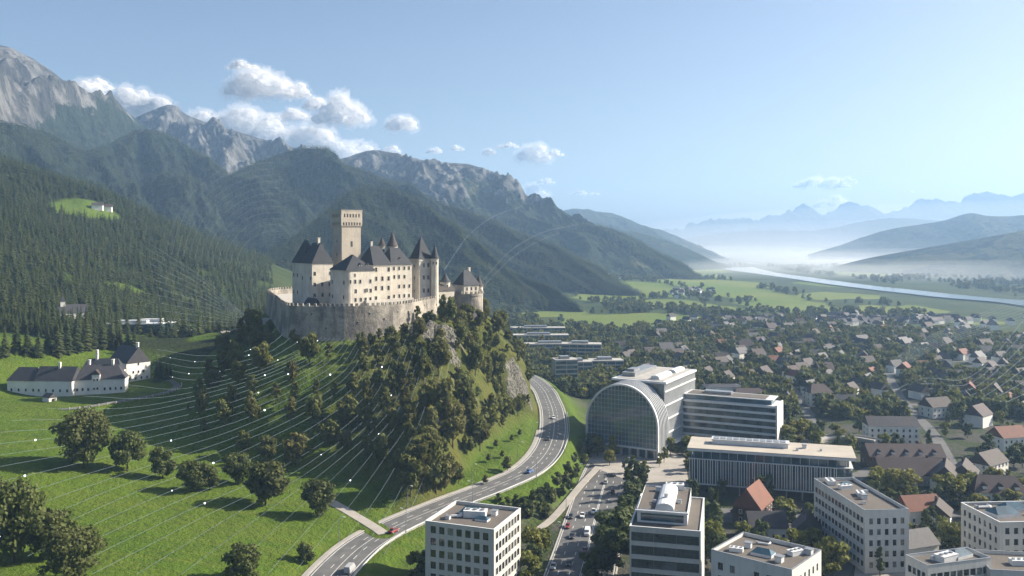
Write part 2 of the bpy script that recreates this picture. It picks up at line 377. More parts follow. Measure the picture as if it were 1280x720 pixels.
def field_mask(x, y):
    m = np.zeros(np.shape(x)); wx = x+26*fbm(x/90, y/90, 3); wy = y+70*fbm(x/120+9, y/160, 3)
    for cx, cy, rx, ry in FIELDS:
        q = (np.abs((wx-cx)/rx)**3+np.abs((wy-cy)/max(ry, 12))**3); m = np.maximum(m, sstep(1.12, .9, q))
    return m
tn = np.linspace(-1.12, 1.12, 660); ty = 95*np.exp(np.linspace(0, math.log(10400/95), 720))
TY, TT = np.meshgrid(ty, tn, indexing='ij'); TX = TY*TT
TZ, A = land(TX.ravel(), TY.ravel(), True)
tx, tyy = TX.ravel(), TY.ravel()
fm = field_mask(tx, tyy)
leftm = sstep(-6, -14, A['right'])
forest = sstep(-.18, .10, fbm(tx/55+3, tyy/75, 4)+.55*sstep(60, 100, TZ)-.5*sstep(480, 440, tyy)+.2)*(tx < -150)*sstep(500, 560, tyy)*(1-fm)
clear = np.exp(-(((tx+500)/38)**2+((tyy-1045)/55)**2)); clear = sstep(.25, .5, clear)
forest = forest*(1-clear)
urban = A['city']*sstep(1000, 820, tyy)*sstep(11, 20, A['right'])*(tyy < 1000)
rock = np.clip(A['crag']*1.2, 0, 1)
farv = sstep(560, 760, tyy)*(tx > -330)*(1-fm)*(1-A['hill'])
# outcrops where the castle rock is steep
def ground_mat():
    t = NT('ground_cover'); p = t.pos()
    big = t.noise(.02, 5, .6); mid = t.noise(.13, 5, .65); fine = t.noise(1.3, 4, .7)
    mow = t.noise(.16, 4, .6, None, (.18, 1.5, 1))
    g = t.mix(t.ramp(big, .32, .68), (.088,.158,.013), (.118,.182,.019)); g = t.mix(t.math('MULTIPLY', t.ramp(mid, .42, .72), .55), g, (.045,.085,.012))
    g = t.mix(t.math('MULTIPLY', t.ramp(mow, .42, .62), .5), g, (.155,.185,.032)); g = t.mix(.28, g, t.mix(fine, (.03,.06,.008), (.12,.155,.03)))
    hillg = t.mix(t.ramp(mid, .35, .65), (.072,.098,.02), (.125,.125,.032)); hillg = t.mix(.35, hillg, t.mix(fine, (.04,.05,.014), (.17,.16,.045)))
    c = t.mix(t.attr('hill'), g, hillg)
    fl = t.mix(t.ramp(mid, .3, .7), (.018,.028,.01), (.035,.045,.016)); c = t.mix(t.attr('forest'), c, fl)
    fv = t.mix(t.ramp(t.noise(.012, 5, .65), .4, .6), (.045,.07,.02), (.08,.105,.03)); fv = t.mix(.4, fv, t.mix(t.noise(.09, 4, .7), (.012,.022,.01), (.07,.085,.03)))
    c = t.mix(t.attr('farv'), c, fv)
    fld = t.mix(t.ramp(t.noise(.004, 3, .5), .35, .65), (.13,.185,.035), (.19,.215,.055)); c = t.mix(t.attr('field'), c, fld)
    ub = t.mix(t.ramp(t.noise(.05, 4, .6), .47, .55), (.095,.092,.086), (.045,.07,.018)); ub = t.mix(.25, ub, t.mix(fine, (.03,.035,.02), (.16,.15,.12))); c = t.mix(t.attr('urban'), c, ub)
    rk = t.noise(.5, 8, .75, None, (2.2,2.2,.3)); rc = t.mix(t.ramp(rk, .4, .6), (.06,.056,.05), (.33,.315,.285))
    rm = t.math('ADD', t.attr('rock'), t.math('MULTIPLY', t.math('SUBTRACT', mid, .5), .9)); c = t.mix(t.math('MULTIPLY', t.ramp(rm, .42, .62), 1.0), c, rc)
    h = t.math('ADD', t.math('MULTIPLY', fine, .5), t.math('MULTIPLY', rk, t.math('MULTIPLY', t.attr('rock'), 2.5))); tuft = t.noise(.42, 4, .7); h = t.math('ADD', h, t.math('MULTIPLY', tuft, 1.6)); c = t.mix(.30, c, t.mix(t.ramp(tuft, .3, .7), (.035,.05,.012), (.16,.19,.045)), 'SOFT_LIGHT'); t.bump(h, 1.1, 1.0)
    return t.done(c, .95, .12)
ground = grid_mesh('ground', np.stack([tx, tyy, TZ], 1), len(ty), len(tn), [ground_mat()],
    attrs=dict(hill=A['hill']*(1-A['city'])*(.15+.85*sstep(-95, -50, tx)), forest=forest, urban=urban, rock=rock, farv=farv, field=fm*(tyy > 650)))
tag(ground, kind='structure')

_gz = TZ.reshape(len(ty), len(tn)); _lt = math.log(10400/95)
def land_fast(x, y):                          # height of the ground sheet itself, read off its grid
    x = np.asarray(x, float); y = np.asarray(y, float); i = np.clip(np.log(np.maximum(y, 95.1)/95)/_lt*(len(ty)-1), 0, len(ty)-1.001); j = np.clip((x/y+1.12)/2.24*(len(tn)-1), 0, len(tn)-1.001)
    a = i.astype(int); b = j.astype(int); u = i-a; v = j-b
    return (_gz[a,b]*(1-u)+_gz[a+1,b]*u)*(1-v)+(_gz[a,b+1]*(1-u)+_gz[a+1,b+1]*u)*v
def land1(x, y): return float(land_fast(np.array([x]), np.array([y]))[0])

# ------------------------------------------------------------------ roads, paths, river
def strip(name, c, w0, w1, mat, lift=.0, kind='structure', parent=None, m=None, thick=0.0):
    mb = m or MB(); c = np.array(c); d = np.gradient(c[:, :2], axis=0); d /= np.linalg.norm(d, axis=1)[:, None]; n = np.stack([d[:,1], -d[:,0]], 1)
    for i in range(len(c)-1):
        a0 = c[i,:2]+n[i]*w0; a1 = c[i,:2]+n[i]*w1; b0 = c[i+1,:2]+n[i+1]*w0; b1 = c[i+1,:2]+n[i+1]*w1; za = c[i,2]+lift; zb = c[i+1,2]+lift
        mb.face([(*a0,za),(*a1,za),(*b1,zb),(*b0,zb)])
        if thick:
            mb.face([(*a0,za-thick),(*a0,za),(*b0,zb),(*b0,zb-thick)]); mb.face([(*a1,za),(*a1,za-thick),(*b1,zb-thick),(*b1,zb)])
    if m is None:
        o = mb.build(name, mat, parent)
        if kind: tag(o, kind=kind)
        return o
def dashes(name, c, off, w, on, gap, mat, lift):
    mb = MB(); c = np.array(c); s = np.append(0, np.cumsum(np.linalg.norm(np.diff(c[:, :2], axis=0), axis=1)))
    q = 0
    while q+on < s[-1]:
        ts = np.linspace(q, q+on, 3); pts = np.stack([np.interp(ts, s, c[:, k]) for k in range(3)], 1); strip('', pts, off-w/2, off+w/2, mat, lift, m=mb); q += on+gap
    return tag(mb.build(name, mat), kind='structure')
def line(name, c, off, w, mat, lift): return strip(name, c, off-w/2, off+w/2, mat, lift)
strip('hill_road', road_c, -6.4, 6.4, M['asphalt'], .02)
strip('road_kerb', road_c, -7.3, -6.4, M['concrete'], .16, thick=.5)
strip('road_kerb', road_c, 6.4, 7.1, M['concrete'], .16, thick=.5)
strip('road_verge_path', road_c[:110], -8.6, -7.3, M['paving'], .06, thick=.4)
for off in (-5.7, 5.7): line('road_edge_line', road_c, off, .28, M['white_paint'], .03)
dashes('road_lane_line', road_c, -2.0, .22, 3, 5, M['white_paint'], .03); dashes('road_lane_line', road_c, 2.2, .22, 3, 5, M['white_paint'], .03)
line('road_centre_line', road_c, .1, .2, M['white_paint'], .03)
strip('highway', hw_c, -11, 10.5, M['asphalt'], 0)
strip('highway_kerb', hw_c, -11.5, -11, M['concrete'], .14, thick=.4); strip('highway_kerb', hw_c, 10.5, 11, M['concrete'], .14, thick=.4)
for off in (-7.3, -3.7, 3.4, 7.0): dashes('highway_lane_line', hw_c, off, .22, 3, 6, M['white_paint'], .005)
for off in (-.35, .15, -10.5, 10.0): line('highway_edge_line', hw_c, off, .22, M['white_paint'], .005)
strip('lane', PATH1, -2, 2, M['paving'], 0, thick=.3)
strip('footpath', PATH2, -1.5, 1.5, M['paving'], .02, thick=.3)
strip('farm_path', FARMP, -1.8, 1.8, M['asphalt'], .0, thick=.3)
def poly_sheet(name, pts, z, mat):
    mb = MB(); mb.face([(x, y, z) for x, y in pts]); return tag(mb.build(name, mat), kind='structure')
poly_sheet('plaza', [P(x, y)[:2] for x, y in [(700,612),(752,588),(800,606),(862,612),(856,572),(815,556),(745,560),(735,575)]][1:], .012, M['paving'])
STREETS = [spline([P(*q, 0) for q in pl], 8) for pl in ([(755,476),(850,482),(960,496),(1060,503),(1190,506),(1300,500)],[(830,446),(930,453),(1040,463),(1150,468),(1290,470)],[(892,438),(940,462),(985,482),(1003,503),(1020,540)],[(1075,655),(1066,605),(1085,592),(1150,618),(1200,648)],[(1066,600),(1100,584),(1190,584),(1290,606)],[(1000,430),(1080,446),(1180,452),(1300,448)],[(1110,468),(1130,503),(1165,540),(1190,582)])]
for i_, s_ in enumerate(STREETS): strip('street', s_, -3, 3, M['asphalt'], .03+.006*i_)
poly_sheet('street', [P(x, y)[:2] for x, y in [(855,632),(1075,646),(1085,660),(1062,720),(1034,720),(1046,668),(880,650),(858,650)]], .006, M['asphalt'])
poly_sheet('street', [P(x, y)[:2] for x, y in [(880,640),(905,640),(900,700),(884,700)]], .010, M['asphalt'])
poly_sheet('car_park', [P(x, y)[:2] for x, y in [(1075,655),(1140,660),(1130,735),(1066,735)]], .014, M['paving'])
t = NT('river_water'); t.bump(t.noise(.06, 3, .6), .12, .3); M['water'] = t.done((.10,.13,.14), .12, .6)
rc = np.array(river_c); 
mb = MB(); d = np.gradient(rc[:, :2], axis=0); d /= np.linalg.norm(d, axis=1)[:, None]; n = np.stack([d[:,1], -d[:,0]], 1)
wv = 38+45*sstep(2600, 3600, rc[:,1])+5*fbm(rc[:,1]/160, rc[:,0]/300, 2)
for i in range(len(rc)-1):
    q = [rc[i,:2]-n[i]*wv[i], rc[i,:2]+n[i]*wv[i], rc[i+1,:2]+n[i+1]*wv[i+1], rc[i+1,:2]-n[i+1]*wv[i+1]]; mb.face([(*a, .6) for a in q])
tag(mb.build('river', M['water']), kind='structure')

# ------------------------------------------------------------------ mountains
def mountain_mat(name, forest_a, forest_b, rock_a, rock_b, sc=1.0):
    t = NT(name); p = t.pos()
    big = t.noise(.004*sc, 5, .6); tree = t.noise(.07*sc, 4, .75); mid = t.noise(.018*sc, 6, .65)
    f = t.mix(t.ramp(big, .3, .7), forest_a, forest_b); f = t.mix(.65, f, t.mix(t.ramp(tree, .3, .7), tuple(x*.35 for x in forest_a), tuple(x*1.9 for x in forest_b)))
    g = t.mix(t.ramp(mid, .4, .65), (.065,.08,.032), (.10,.10,.045))
    gm = t.math('ADD', t.attr('alp'), t.math('MULTIPLY', t.math('SUBTRACT', mid, .5), 1.4)); c = t.mix(t.ramp(gm, .5, .66), f, g)
    rk = t.noise(.016*sc, 8, .7, None, (1.3,1.3,.5)); rc_ = t.mix(t.ramp(rk, .42, .6), rock_a, rock_b)
    rm = t.math('ADD', t.attr('rock'), t.math('MULTIPLY', t.math('SUBTRACT', mid, .5), 1.7)); rk2 = t.noise(.006*sc, 6, .7, None, (1.6,1.6,.35)); rc_ = t.mix(t.math('MULTIPLY', t.ramp(rk2, .45, .62), .75), rc_, tuple(x*.55 for x in rock_a)); c = t.mix(t.ramp(rm, .44, .60), c, rc_)
    t.bump(t.math('ADD', t.math('MULTIPLY', tree, .5), t.math('MULTIPLY', rk, 3.2)), 11/sc, 1.0)
    return t.done(c, .95, .08)
M['mtn'] = mountain_mat('mountain_cover', (.013,.022,.016), (.023,.033,.019), (.06,.06,.058), (.20,.195,.185))
M['mtn_far'] = mountain_mat('far_mountain_cover', (.02,.03,.018), (.032,.042,.022), (.07,.07,.07), (.18,.178,.172), .5)
def mountain(name, pts, Lf, Lb=None, dirv=(0,-1), amp=.2, spur=300., rock0=None, rock1=None, alp=0., jag=0., mat='mtn', nu=520, nv=170, zfoot=-8., pw=.98, seed=0., alpz=(.3,.6), taper=True):
    Q = spline([(px, py, d) for px, py, d in pts], 14); s = np.append(0, np.cumsum(np.hypot(np.diff(Q[:,0]), np.diff(Q[:,1]))))
    u = np.linspace(0, s[-1], nu); px, py, dd = (np.interp(u, s, Q[:,k]) for k in range(3))
    Rx = (px-640)*dd/F; Ry = dd.copy(); Rz = CH-(py-HZ)*dd/F
    arc = np.append(0, np.cumsum(np.hypot(np.diff(Rx), np.diff(Ry))))
    if jag: Rz = Rz+jag*(.6*fbm(arc/150+seed, arc*0+seed, 4)+.4*ridged(arc/90+seed, arc*0+3+seed, 3)-.1)
    Hs = np.clip((Rz-zfoot)/max(1, (Rz-zfoot).max()), .04, 1)**.85; Lb = Lb or Lf*.6; dv = np.array(dirv, float); dv /= np.linalg.norm(dv)
    V = np.concatenate([-np.linspace(.35, 0, 22)[:-1], np.linspace(0, 1, nv)**1.1]); U, VV = np.meshgrid(np.arange(nu), V, indexing='ij')
    AR = arc[U]; front = VV >= 0; av = np.abs(VV); L = np.where(front, Lf, Lb)*Hs[U]
    X = Rx[U]+dv[0]*L*VV; Y = Ry[U]+dv[1]*L*VV; H = np.maximum(Rz[U]-zfoot, 5)
    prof = np.where(front, (1-av)**pw, 1-av*1.6)
    wrp = 90*fbm(X/420+seed, Y/420, 3)
    cs = (AR+wrp+VV*Lf*.25*np.sin(AR/700+seed))/spur
    sp = ridged(cs+seed, VV*1.3+seed*2, 2)*.7+ridged(cs*2.3+seed, VV*2.4-seed, 3)*.45
    ev = np.where(front, np.minimum(1, av/.12)*(1-av)**.55, np.minimum(1, av/.15))
    Zs = zfoot+H*prof+amp*H*(sp-.62)*ev*(.45+.55*np.minimum(1, av/.35))
    Zs = Zs+ev*H*.045*ridged(X/(spur*.22)+seed, Y/(spur*.22), 4)+ev*H*.02*fbm(X/28, Y/28, 2)
    if rock0 is not None: Zs = Zs+ev*H*.028*ridged(X/70+seed, Y/52, 5)*sstep(rock0*.8, rock1, Zs-zfoot)
    Zs = np.where(front, Zs, np.minimum(Zs, Rz[U]-av*H*.5))
    k = np.clip((Zs-zfoot)/max(1, (Rz.max()-zfoot)), 0, 1)
    rk = np.zeros_like(k)
    if rock0 is not None: rk = sstep(rock0, rock1, (Zs-zfoot)+.42*H*fbm(X/spur*1.3, Y/spur*.8, 4)+.22*H*sp)
    al = alp*sstep(alpz[0], alpz[1], .5+fbm(X/(spur*.8)+7, Y/(spur*1.2), 3)) if alp else np.zeros_like(k)
    o = grid_mesh(name, np.stack([X.ravel(), Y.ravel(), Zs.ravel()], 1), nu, len(V), [M[mat]], attrs=dict(rock=rk.ravel(), alp=al.ravel()))
    o.data.flip_normals() if False else None
    tag(o, kind='structure'); return o, (X, Y, Zs, rk, al)
MT = {}
MT['west'] = mountain('mountain', [(-420,-40,2300),(-260,10,2400),(-120,30,2500),(-40,48,2600),(0,57,2650),(30,66,2680),(58,84,2700),(85,104,2720),(112,120,2740),(145,132,2750),(172,152,2760),(200,178,2730),(250,215,2660),(310,262,2550),(370,320,2400),(420,370,2250)],
    1500, dirv=(.5,-1), amp=.42, spur=360, rock0=420, rock1=640, jag=17, seed=1.3, alp=.35)
MT['spur'] = mountain('mountain', [(-330,120,1700),(-200,150,1750),(-90,140,1800),(0,150,1880),(60,168,1950),(110,190,2050),(165,165,2260),(200,164,2300),(235,185,2280),(275,212,2230),(315,245,2150),(350,282,2050),(400,330,1900),(440,365,1800)],
    1000, dirv=(.55,-1), amp=.42, spur=260, rock0=380, rock1=500, jag=6, seed=4.1)
MT['middle'] = mountain('mountain', [(120,170,3400),(165,150,3350),(190,139,3350),(214,133,3350),(228,141,3350),(248,150,3330),(275,160,3300),(300,165,3300),(330,175,3250),(362,184,3200),(395,205,3150),(450,245,3000),(520,300,2800)],
    1500, dirv=(.5,-1), amp=.4, spur=300, rock0=300, rock1=480, jag=13, seed=2.2, alp=.3)
MT['rear'] = mountain('mountain', [(380,215,3150),(431,197,3150),(448,191,3150),(465,187,3150),(493,191,3120),(520,199,3100),(552,203,3080),(586,206,3060),(603,213,3030),(619,220,3000),(640,236,2950),(660,249,2900),(681,254,2860),(704,264,2800),(728,279,2720),(760,292,2600),(800,315,2450),(840,335,2350)],
    1250, dirv=(.5,-1), amp=.38, spur=280, rock0=230, rock1=400, jag=9, seed=7.7, alp=.45)
MT['dark'] = mountain('mountain', [(230,260,1900),(290,218,2050),(330,200,2150),(365,188,2200),(392,186,2200),(408,189,2200),(425,203,2190),(450,212,2170),(480,224,2140),(510,238,2100),(545,252,2050),(590,268,1980),(640,290,1900),(690,312,1820),(740,335,1760)],
    760, dirv=(.65,-1), amp=.36, spur=230, seed=3.4, rock0=420, rock1=560, jag=3)
MT['low'] = mountain('mountain', [(330,330,1350),(400,270,1480),(440,238,1560),(470,235,1600),(500,243,1600),(540,268,1560),(580,300,1500),(615,328,1450),(650,348,1400),(690,365,1350)],
    420, dirv=(.7,-1), amp=.32, spur=170, seed=5.9, zfoot=-4)
MT['east'] = mountain('mountain', [(540,280,2500),(600,271,2500),(640,271,2500),(668,279,2500),(700,282,2500),(727,281,2500),(760,285,2480),(785,296,2440),(805,308,2400),(830,322,2360),(855,334,2320)],
    420, dirv=(.5,-1), amp=.34, spur=190, seed=8.8, zfoot=0)
MT['e1'] = mountain('mountain', [(640,270,5200),(690,266,5200),(715,262,5200),(735,262,5200),(748,265,5200),(765,267,5200),(790,277,5150),(812,284,5100),(835,292,5050),(860,303,5000),(890,318,4900)],
    1500, dirv=(.2,-1), amp=.2, spur=420, seed=6.1, mat='mtn_far', jag=16)
MT['e2'] = mountain('mountain', [(700,300,3700),(780,289,3700),(812,295,3700),(845,305,3650),(870,316,3600),(895,327,3500),(930,336,3450)], 700, dirv=(.2,-1), amp=.15, spur=260, seed=1.9, mat='mtn_far')
MT['far'] = mountain('mountain', [(760,294,9600),(850,285,9600),(880,279,9600),(905,274,9600),(925,273,9600),(950,275,9500),(985,266,9500),(1008,257,9500),(1030,270,9450),(1062,255,9400),(1085,260,9400),(1110,269,9350),(1140,253,9300),(1165,248,9300),(1190,254,9250),(1222,241,9200),(1250,244,9200),(1290,241,9100),(1400,234,9000),(1600,229,8900)],
    2500, amp=.2, spur=700, seed=9.3, mat='mtn_far', jag=105, nv=110)
MT['f2'] = mountain('mountain', [(800,308,7600),(870,296,7500),(920,290,7400),(965,288,7300),(1000,289,7200),(1040,285,7100),(1085,276,7000),(1120,273,6900),(1160,275,6800),(1200,277,6700),(1300,270,6600),(1500,262,6500)],
    1700, amp=.16, spur=520, seed=2.9, mat='mtn_far', jag=14, nv=110)
MT['f3'] = mountain('mountain', [(1010,318,4700),(1045,308,4650),(1080,296,4600),(1110,287,4550),(1150,281,4500),(1180,276,4450),(1212,267,4400),(1240,270,4350),(1290,268,4300),(1420,255,4200),(1600,240,4100)],
    1050, dirv=(-.35,-1), amp=.16, spur=330, seed=4.6, mat='mtn_far', jag=5)
MT['f4'] = mountain('mountain', [(1040,334,3100),(1075,325,3000),(1110,318,2950),(1150,311,2900),(1190,304,2850),(1230,297,2800),(1280,288,2750),(1380,272,2700),(1560,250,2600)],
    760, dirv=(-.45,-1), amp=.10, spur=300, seed=6.6, mat='mtn_far', alp=.8, alpz=(.40,.58))
# ------------------------------------------------------------------ castle
CR = R(38); CU = np.array([math.cos(CR), math.sin(CR)]); CV = np.array([-math.sin(CR), math.cos(CR)]); C0 = np.array([-75.0, 470.0])
castle = thing('castle', 'pale medieval castle with tall square keep and ringed stone wall on the wooded rock', 'castle', (C0[0], C0[1], 0), CR)
def cl(x, y):
    d = np.array([x, y])-C0; return float(d@CU), float(d@CV)
def cblock(l, c, r, Yc):                      # near corner column, left and right edge columns -> local rectangle
    Xc = X_at(c, Yc); tr = (r-640)/F; tl = (l-640)/F
    Lx = (tr*Yc-Xc)/(CU[0]-tr*CU[1]); Ly = (Xc-tl*Yc)/(CU[1]+tl*CU[0])
    x, y = cl(Xc, Yc); return x, y, Lx, Ly
def win_mesh(wd, h, arch=False, frame=M['stone'], gl=M['old_glass'], d=.12):
    m = MB(); b = .14
    m.box(-wd/2-b, wd/2+b, -d, .02, -b, 0, 0); m.box(-wd/2-b, -wd/2, -d, .02, 0, h, 0); m.box(wd/2, wd/2+b, -d, .02, 0, h, 0); m.box(-wd/2-b, wd/2+b, -d, .02, h, h+b, 0)
    m.face([(-wd/2,-.03,0),(wd/2,-.03,0),(wd/2,-.03,h),(-wd/2,-.03,h)], 1)
    return m.mesh('window', [frame, gl])
CW = {'s': win_mesh(1.0, 1.75), 'm': win_mesh(1.15, 2.1), 'l': win_mesh(.9, 2.8), 't': win_mesh(.65, 1.5)}
def put_win(me, par, x, y, z, face):          # face: 'f' -y side, 'l' -x side, 'r' +x side, 'b'
    return link('window', me, par, (x, y, z), {'f': 0, 'l': -PI/2, 'r': PI/2, 'b': PI}[face])
def battered(m, x0, x1, y0, y1, z0, z1, mi=0): m.box(x0, x1, y0, y1, z0, z1, mi)
def castle_block(name, l, c, r, Yc, py_e, py_r, depth=None, width=None, inset=None, axis=None, over=.45, z0=69, mat='plaster', roof='slate', round_corner=False):
    x, y, Lx, Ly = cblock(l, c, r, Yc); Ly = depth or Ly; Lx = width or Lx
    ze = Z_at(py_e, Yc); zr = Z_at(py_r, Yc+Ly*.4)
    m = MB()
    if round_corner:
        q = 2.4; poly = [(x+q-q*math.cos(a), y+q-q*math.sin(a)) for a in np.linspace(0, PI/2, 7)]+[(x+Lx, y), (x+Lx, y+Ly), (x, y+Ly)]; m.prism(poly, z0, ze)
        m.prism([(x-.25+ (q+.25)-(q+.25)*math.cos(a), y-.25+(q+.25)-(q+.25)*math.sin(a)) for a in np.linspace(0, PI/2, 7)]+[(x+Lx+.1, y-.25), (x+Lx+.1, y+Ly+.2), (x-.25, y+Ly+.2)], ze-.5, ze-.05)
    else:
        m.box(x, x+Lx, y, y+Ly, z0, ze); m.box(x-.18, x+Lx+.18, y-.18, y+Ly+.18, ze-.55, ze-.02)
    w_ = m.build(name, M[mat], castle)
    rm = MB(); rm.hip(x, x+Lx, y, y+Ly, ze, zr, inset, over, axis=axis); rf = rm.build('roof', M[roof], w_)
    return dict(o=w_, r=rf, x=x, y=y, Lx=Lx, Ly=Ly, ze=ze, zr=zr)
def rows(b, face, zs, n, kind='s', skip=(), margin=.14, jit=.06):
    L = b['Lx'] if face in 'fb' else b['Ly']
    for zi, z in enumerate(zs):
        for k in range(n):
            if (zi, k) in skip: continue
            u = L*(margin+(1-2*margin)*(k/(n-1) if n > 1 else .5))+random.uniform(-jit, jit)*L/n
            if face == 'f': put_win(CW[kind], b['o'], b['x']+u, b['y'], z, 'f')
            elif face == 'l': put_win(CW[kind], b['o'], b['x'], b['y']+u, z, 'l')
            else: put_win(CW[kind], b['o'], b['x']+b['Lx'], b['y']+u, z, 'r')
def chimney(par, x, y, z0, z1, w_=1.0, mat='plaster'):
    m = MB(); m.box(x-w_/2, x+w_/2, y-w_/2, y+w_/2, z0, z1); m.box(x-w_/2-.15, x+w_/2+.15, y-w_/2-.15, y+w_/2+.15, z1, z1+.3); return m.build('chimney', M[mat], par)
def dormer(par, x, y, z, w_=1.3, h=1.3, roof='slate'):
    m = MB(); m.box(x-w_/2, x+w_/2, y, y+2.2, z-.6, z+h, 0); m.hip(x-w_/2, x+w_/2, y, y+2.4, z+h, z+h+.9, 0, .15, 1, 'y'); m.face([(x-.35,y-.02,z+.1),(x+.35,y-.02,z+.1),(x+.35,y-.02,z+h-.1),(x-.35,y-.02,z+h-.1)], 2)
    return m.build('dormer', [M['plaster'], M[roof], M['old_glass']], par)
# west wing: two hipped masses
b1 = castle_block('west_tower', 360, 378.5, 388, 464, 329, 300, width=9.5, depth=13, inset=None)
rows(b1, 'l', [76.5, 85.5], 3, 's', skip={(0,0)}); rows(b1, 'f', [79], 1)
b2 = castle_block('west_wing', 376, 390, 416, 450, 329.5, 303.5, axis='y', inset=2.6)
rows(b2, 'f', [76, 81.5, 87], 3, 's', skip={(2,1)}); rows(b2, 'l', [84.5], 2)
chimney(b2['o'], b2['x']+b2['Lx']/2, b2['y']+4.4, b2['zr']-2.4, b2['zr']+2.4, 1.2)
m = MB(); m.cone(b1['x']+b1['Lx']*.5, b1['y']+b1['Ly']*.5, .3, b1['zr']-.6, .05, b1['zr']+2.2, 6); m.build('finial', M['dark_metal'], b1['o'])
# front wing with rounded corner
b3 = castle_block('front_wing', 414, 433, 468, 425, 338, 318.5, depth=17, round_corner=True, over=.6)
rows(b3, 'f', [75.2, 79.4, 84], 5, 's', skip={(0,0),(1,0),(1,2),(2,3)}); rows(b3, 'l', [76.5, 83.5], 2, 's')
put_win(CW['s'], b3['o'], b3['x']+b3['Lx']*.72, b3['y'], 79.6, 'f'); put_win(CW['t'], b3['o'], b3['x']+b3['Lx']*.3, b3['y'], 87.2, 'f')
dormer(b3['r'], b3['x']+b3['Lx']*.55, b3['y']+1.5, b3['ze']+1.2); dormer(b3['r'], b3['x']+b3['Lx']*.82, b3['y']+1.7, b3['ze']+1.3)
# residence
b4 = castle_block('residence', 455, 467, 489, 446, 331.5, 307.5, depth=17, axis='x', inset=3)
rows(b4, 'f', [74.5, 79.6, 84.4, 89], 3, 'm', skip={(0,1),(3,1)})
b5 = castle_block('residence_wing', 478, 489, 515, 458, 331, 309.5, depth=15, axis='x', inset=4)
rows(b5, 'f', [75, 80, 85, 89.4], 4, 's', skip={(1,0),(2,3)}); dormer(b5['r'], b5['x']+b5['Lx']*.5, b5['y']+1.8, b5['ze']+1.6)
chimney(b4['o'], b4['x']+4, b4['y']+9.5, b4['zr']-2, b4['zr']+2)
# keep
x, y, Lx, Ly = cblock(414.3, 427.2, 451.0, 464); Ly = Lx*1.0
zo = Z_at(284.5, 464); zt = Z_at(263, 464)
m = MB(); m.box(x, x+Lx, y, y+Ly, 69, zo)
e = .55
m.face([(x,y,zo),(x+Lx,y,zo),(x+Lx+e,y-e,zo+1.1),(x-e,y-e,zo+1.1)]); m.face([(x+Lx,y,zo),(x+Lx,y+Ly,zo),(x+Lx+e,y+Ly+e,zo+1.1),(x+Lx+e,y-e,zo+1.1)])
m.face([(x+Lx,y+Ly,zo),(x,y+Ly,zo),(x-e,y+Ly+e,zo+1.1),(x+Lx+e,y+Ly+e,zo+1.1)]); m.face([(x,y+Ly,zo),(x,y,zo),(x-e,y-e,zo+1.1),(x-e,y+Ly+e,zo+1.1)])
keep = m.build('keep', M['keep_stone'], castle)
m = MB(); tt = .7; X0, X1, Y0, Y1 = x-e, x+Lx+e, y-e, y+Ly+e
def wall_holes(m, o, tdir, ndir, L, z0, z1, holes, depth, mi=0, mr=None):
    # wall face from o along tdir, outward ndir, with rectangular openings (u0,u1,v0,v1) and reveals going inward
    us = sorted({0., L}|{a for h in holes for a in h[:2]}); vs_ = sorted({z0, z1}|{a for h in holes for a in h[2:]})
    o = np.array(o, float); t = np.array(tdir, float); n = np.array(ndir, float); mr = mi if mr is None else mr
    pt = lambda u, v, d=0: (o[0]+t[0]*u-n[0]*d, o[1]+t[1]*u-n[1]*d, v)
    for i in range(len(us)-1):
        j = 0
        while j < len(vs_)-1:
            uc = (us[i]+us[i+1])/2; ok = lambda jj: not any(h[0] < uc < h[1] and h[2] < (vs_[jj]+vs_[jj+1])/2 < h[3] for h in holes)
            if ok(j):
                k = j
                while k+1 < len(vs_)-1 and ok(k+1): k += 1
                m.face([pt(us[i],vs_[j]), pt(us[i+1],vs_[j]), pt(us[i+1],vs_[k+1]), pt(us[i],vs_[k+1])], mi); j = k+1
            else: j += 1
    for u0, u1, v0, v1 in holes:
        m.face([pt(u0,v0),pt(u0,v1),pt(u0,v1,depth),pt(u0,v0,depth)], mr); m.face([pt(u1,v1),pt(u1,v0),pt(u1,v0,depth),pt(u1,v1,depth)], mr)
        m.face([pt(u0,v1),pt(u1,v1),pt(u1,v1,depth),pt(u0,v1,depth)], mr); m.face([pt(u1,v0),pt(u0,v0),pt(u0,v0,depth),pt(u1,v0,depth)], mr)
LK = X1-X0; zg = zo+1.1
hol = []
for k in range(6): u = LK*(.09+.82*(k+.5)/6); hol.append((u-.42, u+.42, zt-3.6, zt-1.7))
for k in range(7): u = LK*(.05+.9*(k+.5)/7); hol.append((u-.40, u+.40, zg+.2, zg+1.7))
for o_, t_, n_ in (((X0,Y0),(1,0),(0,-1)),((X1,Y0),(0,1),(1,0)),((X1,Y1),(-1,0),(0,1)),((X0,Y1),(0,-1),(-1,0))):
    wall_holes(m, o_, t_, n_, LK, zg, zt, hol, tt)
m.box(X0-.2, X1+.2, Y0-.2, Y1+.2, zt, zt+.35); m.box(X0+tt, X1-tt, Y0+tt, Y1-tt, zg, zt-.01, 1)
for f_, q in (('y', Y0), ('x', X1), ('-x', X0)):
    pass
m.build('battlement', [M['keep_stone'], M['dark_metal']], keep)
for z in (88, 94.5, 101.5):
    put_win(CW['l'], keep, x+Lx*.52, y, z, 'f'); put_win(CW['t'], keep, x, y+Ly*.5, z+2, 'l')
